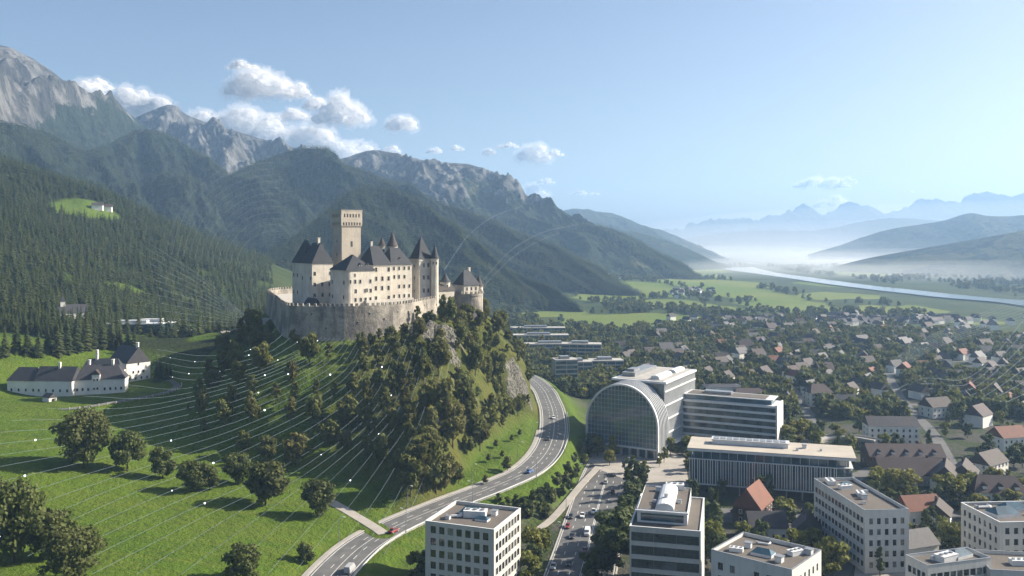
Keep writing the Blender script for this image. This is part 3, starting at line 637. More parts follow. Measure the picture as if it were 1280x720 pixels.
# square gate tower, turrets
def pyr(name, par, x0, x1, y0, y1, z0, z1, over=.5, mat='slate'):
    m = MB(); x0 -= over; x1 += over; y0 -= over; y1 += over; cx, cy = (x0+x1)/2, (y0+y1)/2
    k = .12; zk = z0+(z1-z0)*.1; a = [(x0,y0,z0),(x1,y0,z0),(x1,y1,z0),(x0,y1,z0)]; ins = .17
    b = [(p[0]+(cx-p[0])*ins, p[1]+(cy-p[1])*ins, z0+(z1-z0)*.11) for p in a]
    for i in range(4):
        j = (i+1) % 4; m.face([a[i],a[j],b[j],b[i]]); m.face([b[i],b[j],(cx,cy,z1)])
    m.face(a[::-1]); m.cone(cx, cy, .12, z1-.8, .04, z1+1.6, 6); return m.build(name, M[mat], par)
def gate_tower(l, c, r, Yc, pe, pr):
    x, y, Lx, Ly = cblock(l, c, r, Yc); s_ = max(Lx, min(Ly, Lx*1.25)); ze = Z_at(pe, Yc)
    m = MB(); m.box(x, x+Lx, y, y+s_, 66, ze); m.box(x-.25, x+Lx+.25, y-.25, y+s_+.25, ze-1.3, ze-.02); o = m.build('gate_tower', M['plaster'], castle)
    pyr('roof', o, x, x+Lx, y, y+s_, ze, Z_at(pr, Yc+3), .6)
    for z in (77, 84, 90.5): put_win(CW['m'], o, x+Lx*.35, y, z, 'f'); put_win(CW['m'], o, x+Lx*.7, y, z, 'f'); put_win(CW['t'], o, x, y+s_*.5, z, 'l')
    return x, y, Lx, s_
gate_tower(512.5, 524, 540, 470, 323.5, 294)
def turret(name, px, r, Y, pe, pr, z0, mat='plaster', roof='slate', n=16):
    x, y = cl(X_at(px, Y), Y); ze = Z_at(pe, Y); zr = Z_at(pr, Y)
    m = MB(); m.cone(x, y, r, z0, r, ze, n); m.cone(x, y, r+.12, ze-.9, r+.22, ze-.05, n); o = m.build(name, M[mat], castle)
    m = MB(); m.cone(x, y, r+.55, ze-.05, (r+.55)*.72, ze+(zr-ze)*.2, n, cap=False); m.cone(x, y, (r+.55)*.72, ze+(zr-ze)*.2, 0, zr, n); m.cone(x, y, .12, zr-.7, .03, zr+1.6, 6); m.cone(x, y, r+.55, ze-.1, r+.55, ze-.05, n); m.build('roof', M[roof], o)
    for a in (-1.9, -1.0): 
        wo = link('window', CW['t'], o, (x+(r-.02)*math.cos(a-CR), y+(r-.02)*math.sin(a-CR), ze-3.2), a-CR+PI/2)
    return o
turret('round_turret', 543.5, 2.0, 474, 323, 304.5, 69)
turret('small_turret', 556.5, 2.7, 486, 352, 340.5, 69)
turret('spire', 490.5, 2.7, 476, 307.5, 288.5, 95, roof='brown_tile')
turret('spire', 477.5, 1.9, 474, 307, 296.5, 95, roof='brown_tile')
# low range between the turrets
x, y = cl(X_at(552, 482), 482); m = MB(); m.box(x-3.5, x+7, y-2, y+5, 68, 77.5); o = m.build('gatehouse', M['plaster'], castle); m = MB(); m.hip(x-3.5, x+7, y-2, y+5, 77.5, 81, 0); m.build('roof', M['brown_tile'], o)
# bastion at the eastern end with its house
BX, BY = cl(X_at(583.5, 494), 494)
m = MB(); m.cone(BX, BY, 9.6, 44, 8.7, 75.2, 30, cap=False); m.cone(BX, BY, 9.1, 74.2, 9.1, 75.4, 30)
for k in range(20):
    a = 2*PI*k/20; cx, cy = BX+8.7*math.cos(a), BY+8.7*math.sin(a); m.box(cx-.55, cx+.55, cy-.55, cy+.55, 75.4, 76.7)
bas = m.build('bastion', M['wall_stone'], castle)
hx0, hx1, hy0, hy1 = BX-5.4, BX+4.6, BY-5, BY+5
m = MB(); m.box(hx0, hx1, hy0, hy1, 75.4, 80.2); hs = m.build('bastion_house', M['plaster'], castle); m = MB(); m.hip(hx0, hx1, hy0, hy1, 80.2, 88.2, 3.9, .7); m.build('roof', M['slate'], hs)
for k in range(3): put_win(CW['s'], hs, hx0+2+3*k, hy0, 77.2, 'f')
chimney(hs, hx1-2, BY+1.5, 84, 89.4, 1.1)
turret('bastion_turret', 598.5, 2.3, 497, 357.5, 343, 60, roof='brown_tile')
# curtain wall: thick ring with merlons, terrace inside
m = MB(); n = len(CASTLE); ctr = CASTLE.mean(0)
loc = [cl(*p) for p in CASTLE]
inn = []
for i in range(n):
    a, b, c = np.array(loc[i-1]), np.array(loc[i]), np.array(loc[(i+1) % n]); d1 = (b-a)/np.linalg.norm(b-a); d2 = (c-b)/np.linalg.norm(c-b)
    nn = np.array([-d1[1]-d2[1], d1[0]+d2[0]]); nn /= np.linalg.norm(nn); inn.append(tuple(b+nn*1.6))
ZT = 74.2
for i in range(n):
    j = (i+1) % n; a, b, ai, bi = np.array(loc[i]), np.array(loc[j]), np.array(inn[i]), np.array(inn[j])
    d = (b-a)/np.linalg.norm(b-a); nr = np.array([d[1], -d[0]]); o1, o2 = a+nr*1.5, b+nr*1.5
    m.face([(*o1,44),(*o2,44),(*b,ZT),(*a,ZT)]); m.face([(*bi,69),(*ai,69),(*ai,ZT),(*bi,ZT)]); m.face([(*a,ZT),(*b,ZT),(*bi,ZT),(*ai,ZT)])
    L = np.linalg.norm(b-a); k = max(1, round(L/2.4))
    if k > 0:
        for q in range(k):
            p = a+(b-a)*(q+.5)/k; e1 = d*.62; w1 = -nr*.7
            m.prism([tuple(p-e1), tuple(p+e1), tuple(p+e1+w1), tuple(p-e1+w1)], ZT+.002, ZT+1.3)
m.build('curtain_wall', M['wall_stone'], castle)
m = MB(); m.face([(*p, 71.2) for p in inn]); m.build('terrace', M['stone'], castle)
def arch_wall(pxa, pxb, Ya, Yb, z0, z1):
    a = np.array(cl(X_at(pxa, Ya), Ya)); b = np.array(cl(X_at(pxb, Yb), Yb)); d = (b-a)/np.linalg.norm(b-a); nr = np.array([d[1], -d[0]])
    m = MB(); m.prism([tuple(a), tuple(b), tuple(b-nr*1.2), tuple(a-nr*1.2)], z0, z1); return m.build('terrace_wall', M['stone'], castle)
arch_wall(458, 517, 430, 452, 70, 75.6)
for pts in [(384,417,436,422)]:
    a = cl(X_at(pts[0], pts[2]), pts[2]); b = cl(X_at(pts[1], pts[3]), pts[3]); x0, x1 = min(a[0],b[0]), max(a[0],b[0])
    m = MB(); m.box(x0, x1, a[1]-6, a[1]+3, 69, 73.4); o = m.build('outbuilding', M['stone'], castle); m = MB(); m.hip(x0, x1, a[1]-6, a[1]+3, 73.4, 76.6, 0); m.build('roof', M['slate'], o)
# plaster repairs, string courses and loopholes of the ring wall
def on_wall(px, z):                           # point on the outer face of the ring, seen from the meadow
    best = None
    for i in range(len(CASTLE)):
        a, b = CASTLE[i], CASTLE[(i+1) % len(CASTLE)]; tl_ = (px-640)/F; d = b-a; den = d[0]-tl_*d[1]
        if abs(den) < 1e-6: continue
        u_ = (tl_*a[1]-a[0])/den
        if 0 <= u_ <= 1:
            q = a+u_*d
            if best is None or q[1] < best[0][1]: n_ = np.array([d[1], -d[0]])/np.linalg.norm(d); best = (q, n_)
    return best
lm = MB(); lm.box(-.45, .45, -.12, .05, 0, 1.2, 0); lm.box(-.3, .3, -.16, .05, .12, 1.08, 1); lme = lm.mesh('loophole', [M['stone'], M['old_glass']])
cw_ = [o for o in castle.children if o.name.startswith('curtain_wall')][0]
for px, z in ((372,66),(390,70),(408,63.5),(425,69),(447,66),(462,70),(480,67),(497,70),(515,68),(530,71),(545,70)):
    r_ = on_wall(px, z)
    if r_ is not None:
        q, n_ = r_; off = 1.5*(ZT-z)/(ZT-44); q = q+n_*(off-.02); lx, ly = cl(*q); link('loophole', lme, cw_, (lx, ly, z), math.atan2(n_[1], n_[0])-CR+PI/2)
# portholes of the wall
for px, py, i in ((406,414,2),(447,400,4),(517,398,5),(540,386,6),(480,404,4)):
    pass

# ------------------------------------------------------------------ farmhouse on the meadow
def wing(root, x, y, rz, L, W, H, rh, nwin=5, rows_=1, hip=None, wall='white_plaster', roof='dark_tile', gable_win=False, name='wing', z=0, ws=None, over=.45, axis='x', side_win=True):
    # rotated wing: local box with its own root-relative transform
    c, s_ = math.cos(rz), math.sin(rz); T = lambda p: (x+p[0]*c-p[1]*s_, y+p[0]*s_+p[1]*c, z+p[2])
    m = MB(); m.box(0, L, 0, W, -2.5, H)
    if hip == 0:
        if axis == 'x': m.face([(0,W,H),(0,0,H),(0,W/2,H+rh-.12)]); m.face([(L,0,H),(L,W,H),(L,W/2,H+rh-.12)])
        else: m.face([(0,0,H),(L,0,H),(L/2,0,H+rh-.12)]); m.face([(L,W,H),(0,W,H),(L/2,W,H+rh-.12)])
    m.v = [T(p) for p in m.v]; o = m.build(name, M[wall], root)
    m = MB(); m.hip(0, L, 0, W, H, H+rh, hip, over if hip != 0 else .35, axis=axis); m.v = [T(p) for p in m.v]; rf = m.build('roof', M[roof], o)
    me = ws or FW
    for r_ in range(rows_):
        for k in range(nwin):
            link('window', me, o, T((L*(k+.6)/(nwin+.2), 0, .9+r_*2.7)), rz)
        if side_win:
            for k in range(max(2, int(W/3.4))):
                link('window', me, o, T((L, W*(k+.6)/(max(2, int(W/3.4))+.2), .9+r_*2.7)), rz+PI/2)
    return o, T, rf
FW = win_mesh(.9, 1.4, frame=M['white_metal']); FWs = win_mesh(.8, 1.1, frame=M['white_metal'])
fz = 27.0
farm = thing('farmhouse', 'long white farmhouse with dark steep roofs on the meadow rise', 'farmhouse', (-228, 458, fz), 0)
def F2(px, py, z=fz): p = P(px, py, z); return p[0]+228, p[1]-458
gx, gy = F2(158, 478)
ga = R(-42); gc, gs = math.cos(ga), math.sin(ga)
# great barn gable: gable end looks to the right
g, T, rf = wing(farm, gx-19*math.cos(R(38)), gy+19*math.sin(R(38)), R(-38), 19, 14, 10.2, 8.6, 4, 1, 0, 'white_plaster', 'dark_tile', name='barn_wing')
for k, z in ((4, 4.4), (7, 4.4), (10, 4.4), (7, 8.6)): link('window', FW, g, T((19, k, z)), R(-38)+PI/2)
m = MB(); q = T((18, 7, 0)); m.box(q[0]-.6, q[0]+.6, q[1]-.6, q[1]+.6, 16, 20.8); m.box(q[0]-.75, q[0]+.75, q[1]-.75, q[1]+.75, 20.8, 21.2); m.build('chimney', M['white_plaster'], g)
# middle range, with dormer
x_, y_ = F2(94, 491.5)
h1, T1, r1 = wing(farm, x_-1, y_+.5, R(14), 24, 11, 6.4, 7.0, 9, 1, 4.5, 'white_plaster', 'dark_tile', name='middle_wing')
m = MB(); m.box(8.6, 12.4, -.7, 5, -1, 9.0); m.v = [T1(p) for p in m.v]; dm = m.build('dormer', M['white_plaster'], h1); m = MB(); m.hip(8.6, 12.4, -.7, 5, 9.0, 11.4, 0, .2, axis='y'); m.v = [T1(p) for p in m.v]; m.build('dormer_roof', M['brown_tile'], h1)
for k in (9.7, 11.3): link('window', FWs, h1, T1((k, -.7, 5.8)), R(14)); link('window', FWs, h1, T1((k, -.7, 1.4)), R(14))
for u, v in ((6, 6.4), (17.5, 5.6)):
    q = T1((u, v, 0)); m = MB(); m.box(q[0]-.55, q[0]+.55, q[1]-.55, q[1]+.55, 11, 15.6); m.box(q[0]-.7, q[0]+.7, q[1]-.7, q[1]+.7, 15.6, 15.95); m.build('chimney', M['white_plaster'], h1)
# rear block with tall chimney
x_, y_ = F2(94, 491.5)
h2, T2, r2 = wing(farm, x_-3, y_+11.2, R(10), 20, 10, 9.0, 6.4, 4, 1, 3, 'white_plaster', 'slate', name='rear_wing')
q = T2((7, 5, 0)); m = MB(); m.box(q[0]-.6, q[0]+.6, q[1]-.6, q[1]+.6, 12, 20); m.build('chimney', M['white_plaster'], h2)
# long western range, two roofs
x_, y_ = F2(9, 491)
h3, T3, r3 = wing(farm, x_, y_, R(-6), 16.5, 9.5, 6.2, 6.4, 4, 1, 3.5, 'white_plaster', 'dark_tile', name='west_wing')
x_, y_ = F2(47, 491.5)
h4, T4, r4 = wing(farm, x_-1, y_-1, R(-4), 19.5, 10.5, 6.4, 6.8, 5, 1, 0, 'white_plaster', 'dark_tile', name='stable_wing')
q = T4((10.5, 4.8, 0)); m = MB(); m.box(q[0]-.5, q[0]+.5, q[1]-.5, q[1]+.5, 11, 15.4); m.build('chimney', M['white_plaster'], h4)
m = MB()
for k in range(7): m.box(.3+.0*k, .3, 0, 0, 0, 0)
shed_p = P(62, 503, 26.3)
shed = thing('garden_shed', 'small dark roofed shed with white gable below the farmhouse', 'shed', (shed_p[0], shed_p[1], 26.3), R(-30))
m = MB(); m.box(-2.6, 2.6, -2, 2, -1, 2.6); m.face([(2.6,-2,2.6),(2.6,2,2.6),(2.6,0,4.4)]); m.face([(-2.6,2,2.6),(-2.6,-2,2.6),(-2.6,0,4.4)]); m.build('wall', M['white_plaster'], shed)
m = MB(); m.hip(-2.6, 2.6, -2, 2, 2.6, 4.6, 0, .3, axis='x'); m.build('roof', M['dark_tile'], shed); m = MB(); m.box(2.6, 2.66, -.6, .6, -.2, 2); m.build('door', M['timber'], shed)
# path fence: posts and two rails along the farm path
fpts = FARMP[4:64]
pf = thing('path_fence', 'low pale post and rail fence curving along the farm path', 'fence', tuple(fpts[0]))
o0 = fpts[0]; d = np.gradient(fpts[:, :2], axis=0); d /= np.linalg.norm(d, axis=1)[:, None]; fo = fpts.copy(); fo[:, 0] += d[:,1]*2.6; fo[:, 1] -= d[:,0]*2.6
fo[:, 2] = land_fast(fo[:,0], fo[:,1])
s_ = np.append(0, np.cumsum(np.linalg.norm(np.diff(fo[:, :2], axis=0), axis=1)))
pm = MB(); pm.box(-.16, .16, -.16, .16, -.3, 1.15); pm.box(-.2, .2, -.2, .2, 1.15, 1.28); pme = pm.mesh('post', [M['stone']])
for q in np.arange(0, s_[-1], 4.2):
    link('post', pme, pf, tuple(np.interp(q, s_, fo[:, k])-o0[k] for k in range(3)))
for h in (.45, .95):
    m = MB(); m.tube([(p[0]-o0[0], p[1]-o0[1], p[2]-o0[2]+h) for p in fo[::2]], .07, 4); m.build('rail', M['stone'], pf)

# ------------------------------------------------------------------ offices
def pane_mesh(wd, h, nm=1, nh=0, gl='glass', fr='dark_metal', fw=.07):
    m = MB(); m.face([(0,0,0),(wd,0,0),(wd,0,h),(0,0,h)], 0)
    for k in range(nm+1): x = k*wd/nm; m.box(max(0, x-fw/2), min(wd, x+fw/2), -.06, .02, 0, h, 1)
    for z in [0, h]+[h*(k+1)/(nh+1) for k in range(nh)]: m.box(0, wd, -.055, .02, max(0, z-fw/2), min(h, z+fw/2), 1)
    return m.mesh('window', [M[gl], M[fr]])
def local_frame(FL, FR): return math.atan2(FR[1]-FL[1], FR[0]-FL[0]), math.hypot(FR[0]-FL[0], FR[1]-FL[1])
def rect_frame(FL, FR, BR):
    rz, W = local_frame(FL, FR); D = abs(-(BR[0]-FR[0])*math.sin(rz)+(BR[1]-FR[1])*math.cos(rz)); return rz, W, D
ROOFU = {}
def roof_unit(root, x, y, z, kind, s=1.0, rz=0):
    m = MB()
    if kind == 'plant':
        m.box(-3*s, 3*s, -1.6*s, 1.6*s, 0, 1.7*s, 0); m.box(-3.1*s, 3.1*s, -1.7*s, 1.7*s, 1.7*s, 1.85*s, 0)
        for k in range(3): m.cone((-2+2*k)*s, 0, .6*s, 1.85*s, .6*s, 2.2*s, 10, 1)
    elif kind == 'skylight':
        m.box(-2.2*s, 2.2*s, -1.4*s, 1.4*s, 0, .6*s, 0); m.hip(-2.2*s, 2.2*s, -1.4*s, 1.4*s, .6*s, 1.5*s, .9*s, 0, 2)
    elif kind == 'vent':
        m.box(-.7*s, .7*s, -.7*s, .7*s, 0, 1.1*s, 0); m.box(-.85*s, .85*s, -.85*s, .85*s, 1.1*s, 1.3*s, 1)
    elif kind == 'duct':
        m.tube([(-3*s,0,.6*s),(2*s,0,.6*s),(2.6*s,.6*s,.6*s),(2.6*s,2.4*s,.6*s)], .5*s, 8, 0); m.box(-3.4*s, -2.6*s, -.7*s, .7*s, 0, 1.3*s, 1)
    o = m.build({'plant': 'plant_unit', 'skylight': 'skylight', 'vent': 'roof_vent', 'duct': 'roof_duct'}[kind], [M['white_metal'], M['grey_metal'], M['blue_glass']], root)
    o.location = (x, y, z); o.rotation_euler = (0,0,rz); return o
def office(name, label, FL, FR, BR, zr, sides, wall='office_white', roof='gravel_roof', units=(), base=None, par_h=.9, cat='office', win_depth=.28, extra_parapet=True):
    """sides: dict face -> dict(z=[floor sill heights], h=window height, w=window width, n=count per floor, m0=margin, gl, nm, nh)"""
    rz, W, D = rect_frame(FL, FR, BR); root = thing(name, label, cat, (FL[0], FL[1], 0), rz)
    m = MB(); wins = []
    fr = {'front': ((0,0),(1,0),(0,-1),W), 'right': ((W,0),(0,1),(1,0),D), 'back': ((W,D),(-1,0),(0,1),W), 'left': ((0,D),(0,-1),(-1,0),D)}
    cache = {}
    for f in ('front','right','back','left'):
        o_, t_, n_, L = fr[f]; holes = []
        for sp in sides.get(f, ()):
            n = sp['n']; g = (L-2*sp['m0'])/n
            for z in sp['z']:
                for k in range(n):
                    if (z, k) in sp.get('skip', ()): continue
                    uc = sp['m0']+g*(k+.5); wd = sp['w'] if sp['w'] > 0 else g+sp['w']
                    holes.append((uc-wd/2, uc+wd/2, z, z+sp['h'])); key = (round(wd, 3), sp['h'], sp.get('nm', 2), sp.get('nh', 0), sp.get('gl', 'glass'))
                    if key not in cache: cache[key] = pane_mesh(*key[:2], key[2], key[3], key[4])
                    wins.append((cache[key], (o_[0]+t_[0]*(uc-wd/2)-n_[0]*win_depth, o_[1]+t_[1]*(uc-wd/2)-n_[1]*win_depth, z), math.atan2(t_[1], t_[0])))
        wall_holes(m, o_, t_, n_, L, -1, zr+par_h, holes, win_depth+.05)
    th = .35
    m.box(th, W-th, .0+th, th+.004, zr, zr+par_h) if False else None
    m.face([(0,0,zr+par_h),(W,0,zr+par_h),(W-th,th,zr+par_h),(th,th,zr+par_h)]); m.face([(W,0,zr+par_h),(W,D,zr+par_h),(W-th,D-th,zr+par_h),(W-th,th,zr+par_h)])
    m.face([(W,D,zr+par_h),(0,D,zr+par_h),(th,D-th,zr+par_h),(W-th,D-th,zr+par_h)]); m.face([(0,D,zr+par_h),(0,0,zr+par_h),(th,th,zr+par_h),(th,D-th,zr+par_h)])
    m.face([(W-th,th,zr),(th,th,zr),(th,th,zr+par_h),(W-th,th,zr+par_h)]); m.face([(W-th,D-th,zr),(W-th,th,zr),(W-th,th,zr+par_h),(W-th,D-th,zr+par_h)])
    m.face([(th,D-th,zr),(W-th,D-th,zr),(W-th,D-th,zr+par_h),(th,D-th,zr+par_h)]); m.face([(th,th,zr),(th,D-th,zr),(th,D-th,zr+par_h),(th,th,zr+par_h)])
    m.build('wall', M[wall], root)
    m = MB(); m.face([(th,th,zr),(W-th,th,zr),(W-th,D-th,zr),(th,D-th,zr)]); m.build('roof', M[roof], root)
    m = MB(); c = .08; m.box(-c, W+c, -c, th+.02, zr+par_h+.003, zr+par_h+.1); m.box(-c, W+c, D-th-.02, D+c, zr+par_h+.003, zr+par_h+.1); m.box(-c, th+.02, th+.02, D-th-.02, zr+par_h+.003, zr+par_h+.1); m.box(W-th-.02, W+c, th+.02, D-th-.02, zr+par_h+.003, zr+par_h+.1); m.build('coping', M['white_metal'] if wall != 'office_white' else M['grey_metal'], root)
    core = MB(); core.box(.7, W-.7, .7, D-.7, -1, zr-.3); core.build('inner_core', M['dark_metal'], root) if False else None
    for me, lc, rr in wins: link('window', me, root, lc, rr)
    for u in units: roof_unit(root, W*u[0], D*u[1], zr, *u[2:])
    return root, W, D
# cream office by the hill road
z1 = 22.
fl = [2.3+3.45*k for k in range(6)]
office('office_building', 'square cream office block with dark framed windows beside the curving hill road', P(531.5,651,z1+.9), P(617.5,662,z1+.9), P(648.7,635,z1+.9), z1,
    dict(front=[dict(z=fl, h=2.1, w=1.75, n=7, m0=1.2, nm=2)], right=[dict(z=fl, h=2.1, w=-.55, n=8, m0=1.0, nm=2)], left=[dict(z=fl[-2:], h=2.1, w=1.75, n=6, m0=1.2)]), 'office_cream',
    units=[(.5,.55,'plant',1.1,.2),(.42,.62,'skylight',1.6,.0),(.72,.7,'vent',1.2,.0),(.2,.3,'vent',.9,.0),(.25,.4,'duct',.8,.4),(.66,.42,'skylight',.9,.0)], par_h=.9)
# glass-banded office with a penthouse
z2 = 24.5
fl2 = [2.0+3.75*k for k in range(6)]
o2, W2, D2 = office('office_building', 'pale office with continuous ribbon windows and a set back penthouse beside the highway', P(787,657.5,z2+.3), P(876,664.4,z2+.3), P(885,622.8,z2+.3), z2,
    dict(front=[dict(z=fl2, h=2.5, w=-.02, n=3, m0=.45, nm=5, nh=1, gl='green_glass')], left=[dict(z=fl2, h=2.5, w=-.02, n=5, m0=.4, nm=4, nh=1, gl='green_glass')], right=[dict(z=fl2[-4:], h=1.9, w=1.2, n=3, m0=4, nm=1)]), 'office_cream', par_h=.3)
m = MB(); px0, px1, py0, py1, pz = W2*.08, W2*.80, D2*.16, D2*.93, z2+3.4
for f, o_, t_, n_, L in (('f',(px0,py0),(1,0),(0,-1),px1-px0),('r',(px1,py0),(0,1),(1,0),py1-py0),('b',(px1,py1),(-1,0),(0,1),px1-px0),('l',(px0,py1),(0,-1),(-1,0),py1-py0)):
    wall_holes(m, o_, t_, n_, L, z2, pz+.5, [(1,L-1,z2+.5,z2+2.7)] if f in 'fl' else [], .25)
m.box(px0+.25, px1-.25, py0+.25, py1-.25, z2, pz, 1); m.box(px0-.5, px1+.3, py0-.7, py0-.005, pz-.2, pz+.25)
ph = m.build('penthouse', [M['white_metal'], M['gravel_roof']], o2)
link('window', pane_mesh(px1-px0-2, 2.2, 8, 0, 'blue_glass'), ph, (px0+1, py0+.2, z2+.5)); link('window', pane_mesh(py1-py0-2, 2.2, 10, 0, 'blue_glass'), ph, (px0+.2, py1-1, z2+.5), -PI/2)
m = MB(); cx = W2*.47
for k in range(8):
    a, b = PI*k/8, PI*(k+1)/8; rr = 2.6
    m.face([(cx-rr*math.cos(a), D2*.2, pz+1.5*math.sin(a)+.5), (cx-rr*math.cos(a), D2*.86, pz+1.5*math.sin(a)+.5), (cx-rr*math.cos(b), D2*.86, pz+1.5*math.sin(b)+.5), (cx-rr*math.cos(b), D2*.2, pz+1.5*math.sin(b)+.5)][::-1])
m.face([(cx-2.6*math.cos(PI*k/8), D2*.2, pz+1.5*math.sin(PI*k/8)+.5) for k in range(9)]); m.box(cx-2.6, cx+2.6, D2*.2, D2*.86, pz, pz+.5); m.build('vaulted_skylight', M['white_metal'], o2)
for u in ((.3,.8,'vent',1.0,0),(.66,.45,'vent',.8,0),(.3,.42,'vent',.6,0)): roof_unit(o2, W2*u[0], D2*u[1], pz, *u[2:])
roof_unit(o2, cx, D2*.4, pz+1.95, 'vent', .7, 0); roof_unit(o2, W2*.55, D2*.9, pz, 'plant', .9, .1)
# white slab offices on the right
z3 = 20.
fl3 = [2.0+3.5*k for k in range(5)]
S = lambda p: p
office('office_building', 'white office block with flat grey gravel roof below the red timber house', P(889,687,z3+.9), P(990,712.5,z3+.9), P(1014,684.6,z3+.9), z3,
    dict(front=[dict(z=fl3, h=2.0, w=1.5, n=6, m0=1, nm=2, skip={(fl3[-1],2)})], right=[dict(z=fl3, h=2.0, w=1.1, n=6, m0=1.4, nm=1)]), 'office_white',
    units=[(.25,.55,'vent',1.2,.2),(.2,.3,'plant',.6,.3),(.5,.4,'skylight',1.3,.1),(.78,.72,'plant',.7,1.2),(.74,.3,'vent',1.3,.0),(.35,.8,'duct',.6,.3),(.9,.86,'vent',1.2,0)])
z4 = 19.
fl4 = [1.6+3.45*k for k in range(5)]
office('office_building', 'long white office block seen end on behind the small gabled houses', P(1081,638,z4+.9), P(1136,636.5,z4+.9), P(1090,596.2,z4+.9), z4,
    dict(front=[dict(z=fl4, h=1.9, w=1.25, n=5, m0=.8, nm=1)], left=[dict(z=fl4, h=1.9, w=-.5, n=14, m0=.8, nm=2)], right=[dict(z=fl4, h=1.9, w=1.3, n=8, m0=.8, nm=1)]), 'office_white',
    units=[(.3,.9,'plant',.8,1.4),(.45,.72,'plant',.75,.2),(.55,.5,'plant',.7,1.3),(.5,.4,'vent',1.2,0),(.75,.56,'vent',.9,0),(.3,.25,'vent',.7,0),(.6,.83,'skylight',.9,0)])
z5 = 18.
a5 = P(1250,653,z5+.9); w5 = P(1206,625.5,z5+.9)
office('office_building', 'cream stone office with rows of small square windows at the right edge of town', a5, (a5[0]+27, a5[1]+2.0), (a5[0]+27-1.5, a5[1]+2.0+20.5), z5,
    dict(front=[dict(z=[1.6+3.4*k for k in range(5)], h=1.9, w=1.4, n=9, m0=1, nm=2)], left=[dict(z=[1.6+3.4*k for k in range(5)], h=1.9, w=1.2, n=7, m0=.8, nm=1)]), 'office_cream',
    units=[(.25,.45,'skylight',2.0,.2),(.5,.7,'skylight',1.8,.1),(.7,.4,'plant',1.0,0),(.2,.8,'duct',.9,0)])
z6 = 15.
a6 = P(1160,707,z6+.9)
office('office_building', 'low pale office with wide rooftop plant boxes at the lower right', a6, P(1239,697,z6+.9), P(1216,683.2,z6+.9), z6,
    dict(front=[dict(z=[1.4+3.4*k for k in range(4)], h=1.9, w=-.35, n=9, m0=.7, nm=1)], left=[dict(z=[1.4+3.4*k for k in range(4)], h=1.9, w=1.3, n=4, m0=.8, nm=1)]), 'office_white',
    units=[(.45,.45,'plant',1.0,.2),(.72,.62,'skylight',1.5,.2),(.3,.6,'vent',.8,0)])
a7 = P(1238,712,13.9)
office('office_building', 'low white annex office with dark flat roof in the lower right corner', a7, (a7[0]+26, a7[1]-4), (a7[0]+28.5, a7[1]+12), 13.,
    dict(front=[dict(z=[1.4+3.3*k for k in range(3)], h=1.8, w=1.2, n=9, m0=.7, nm=1)], left=[dict(z=[1.4+3.3*k for k in range(3)], h=1.8, w=1.2, n=4, m0=.7, nm=1)]), 'office_white', 'gravel_roof',
    units=[(.4,.5,'plant',.8,.1),(.7,.5,'vent',1.2,0)])
# long low building with vertical fins
zl = 18.4
FLl = P(861,560,zl); FRl = P(1047,572,zl); rz, WL = local_frame(FLl, FRl); DL = 21.
fin = thing('fin_building', 'long low glass building wrapped in white vertical fins with a pale flat roof', 'office', (FLl[0], FLl[1], 0), rz)
m = MB(); m.box(-.6, WL+7, -.9, DL, zl-.9, zl, 0); m.box(-.6, WL+7, -.9, DL, zl+.003, zl+.35, 1); m.build('roof', [M['white_metal'], M['pale_roof']], fin)
m = MB(); m.box(.6, WL+5.2, .6, DL-1, 4.0, zl-4.2); gb = m.build('glass_body', M['blue_glass'], fin)
m = MB(); m.box(1.6, WL+4.5, 2.2, DL-1, zl-4.195, zl-.9); m.build('top_storey', M['blue_glass'], fin)
m = MB(); m.box(-.2, WL+.4, -.25, .6, zl-4.4, zl-4.1); m.box(-.2, WL+.4, -.25, .6, 3.6, 4.0); m.box(WL+.4, WL+6, .4, DL-1, 3.6, 4.0); m.box(WL+.4, WL+6, .4, DL-1, zl-4.4, zl-4.1); m.build('floor_edge', M['white_metal'], fin)
m = MB(); m.box(4, WL+2, 4, DL-2, -1, 3.6); m.build('ground_storey', M['dark_metal'], fin)
fm_ = MB(); fm_.box(-.16, .16, -.28, .42, 4.0, zl-4.4); fme = fm_.mesh('fin', [M['white_metal']])
for k in range(56): link('fin', fme, fin, (WL*(k+.3)/55.6+.12*math.sin(k*2.7), 0, 0))
pm = MB(); pm.cone(0, 0, .28, -1, .28, 3.6, 10); pme = pm.mesh('column', [M['concrete']])
for k in range(10): link('column', pme, fin, (2+(WL-3)*k/9, .8, 0))
mu = MB(); mu.box(-.08, .08, -.1, .1, zl-4.19, zl-.9); mume = mu.mesh('mullion', [M['white_metal']])
for k in range(18): link('mullion', mume, fin, (2+(WL+1.5)*k/17, 2.1, 0))
m = MB()
for f in range(1, 3): m.box(.6, WL+5, .40, .595, 4+3.4*f, 4.25+3.4*f)
m.build('floor_band', M['dark_metal'], fin)
m = MB(); m.box(WL+5.2, WL+5.6, 1.2, DL-1.6, 4.5, zl-5); m.build('end_wall', M['office_cream'], fin)
m = MB(); m.box(9, WL*.68, DL*.42, DL*.66, zl+.355, zl+2.2, 0); m.box(8.6, WL*.69, DL*.40, DL*.68, zl+2.2, zl+2.5, 0)
for k in range(11): m.box(9.6+k*(WL*.68-10)/11, 9.6+(k+.8)*(WL*.68-10)/11, DL*.44, DL*.64, zl+2.5, zl+2.75, 1)
m.build('plant_deck', [M['white_metal'], M['grey_metal']], fin)
roof_unit(fin, WL*.79, DL*.55, zl+.35, 'vent', 1.2, 0); roof_unit(fin, WL*.9, DL*.4, zl+.35, 'vent', .6, 0); roof_unit(fin, WL*.74, DL*.3, zl+.35, 'vent', .7, 0)
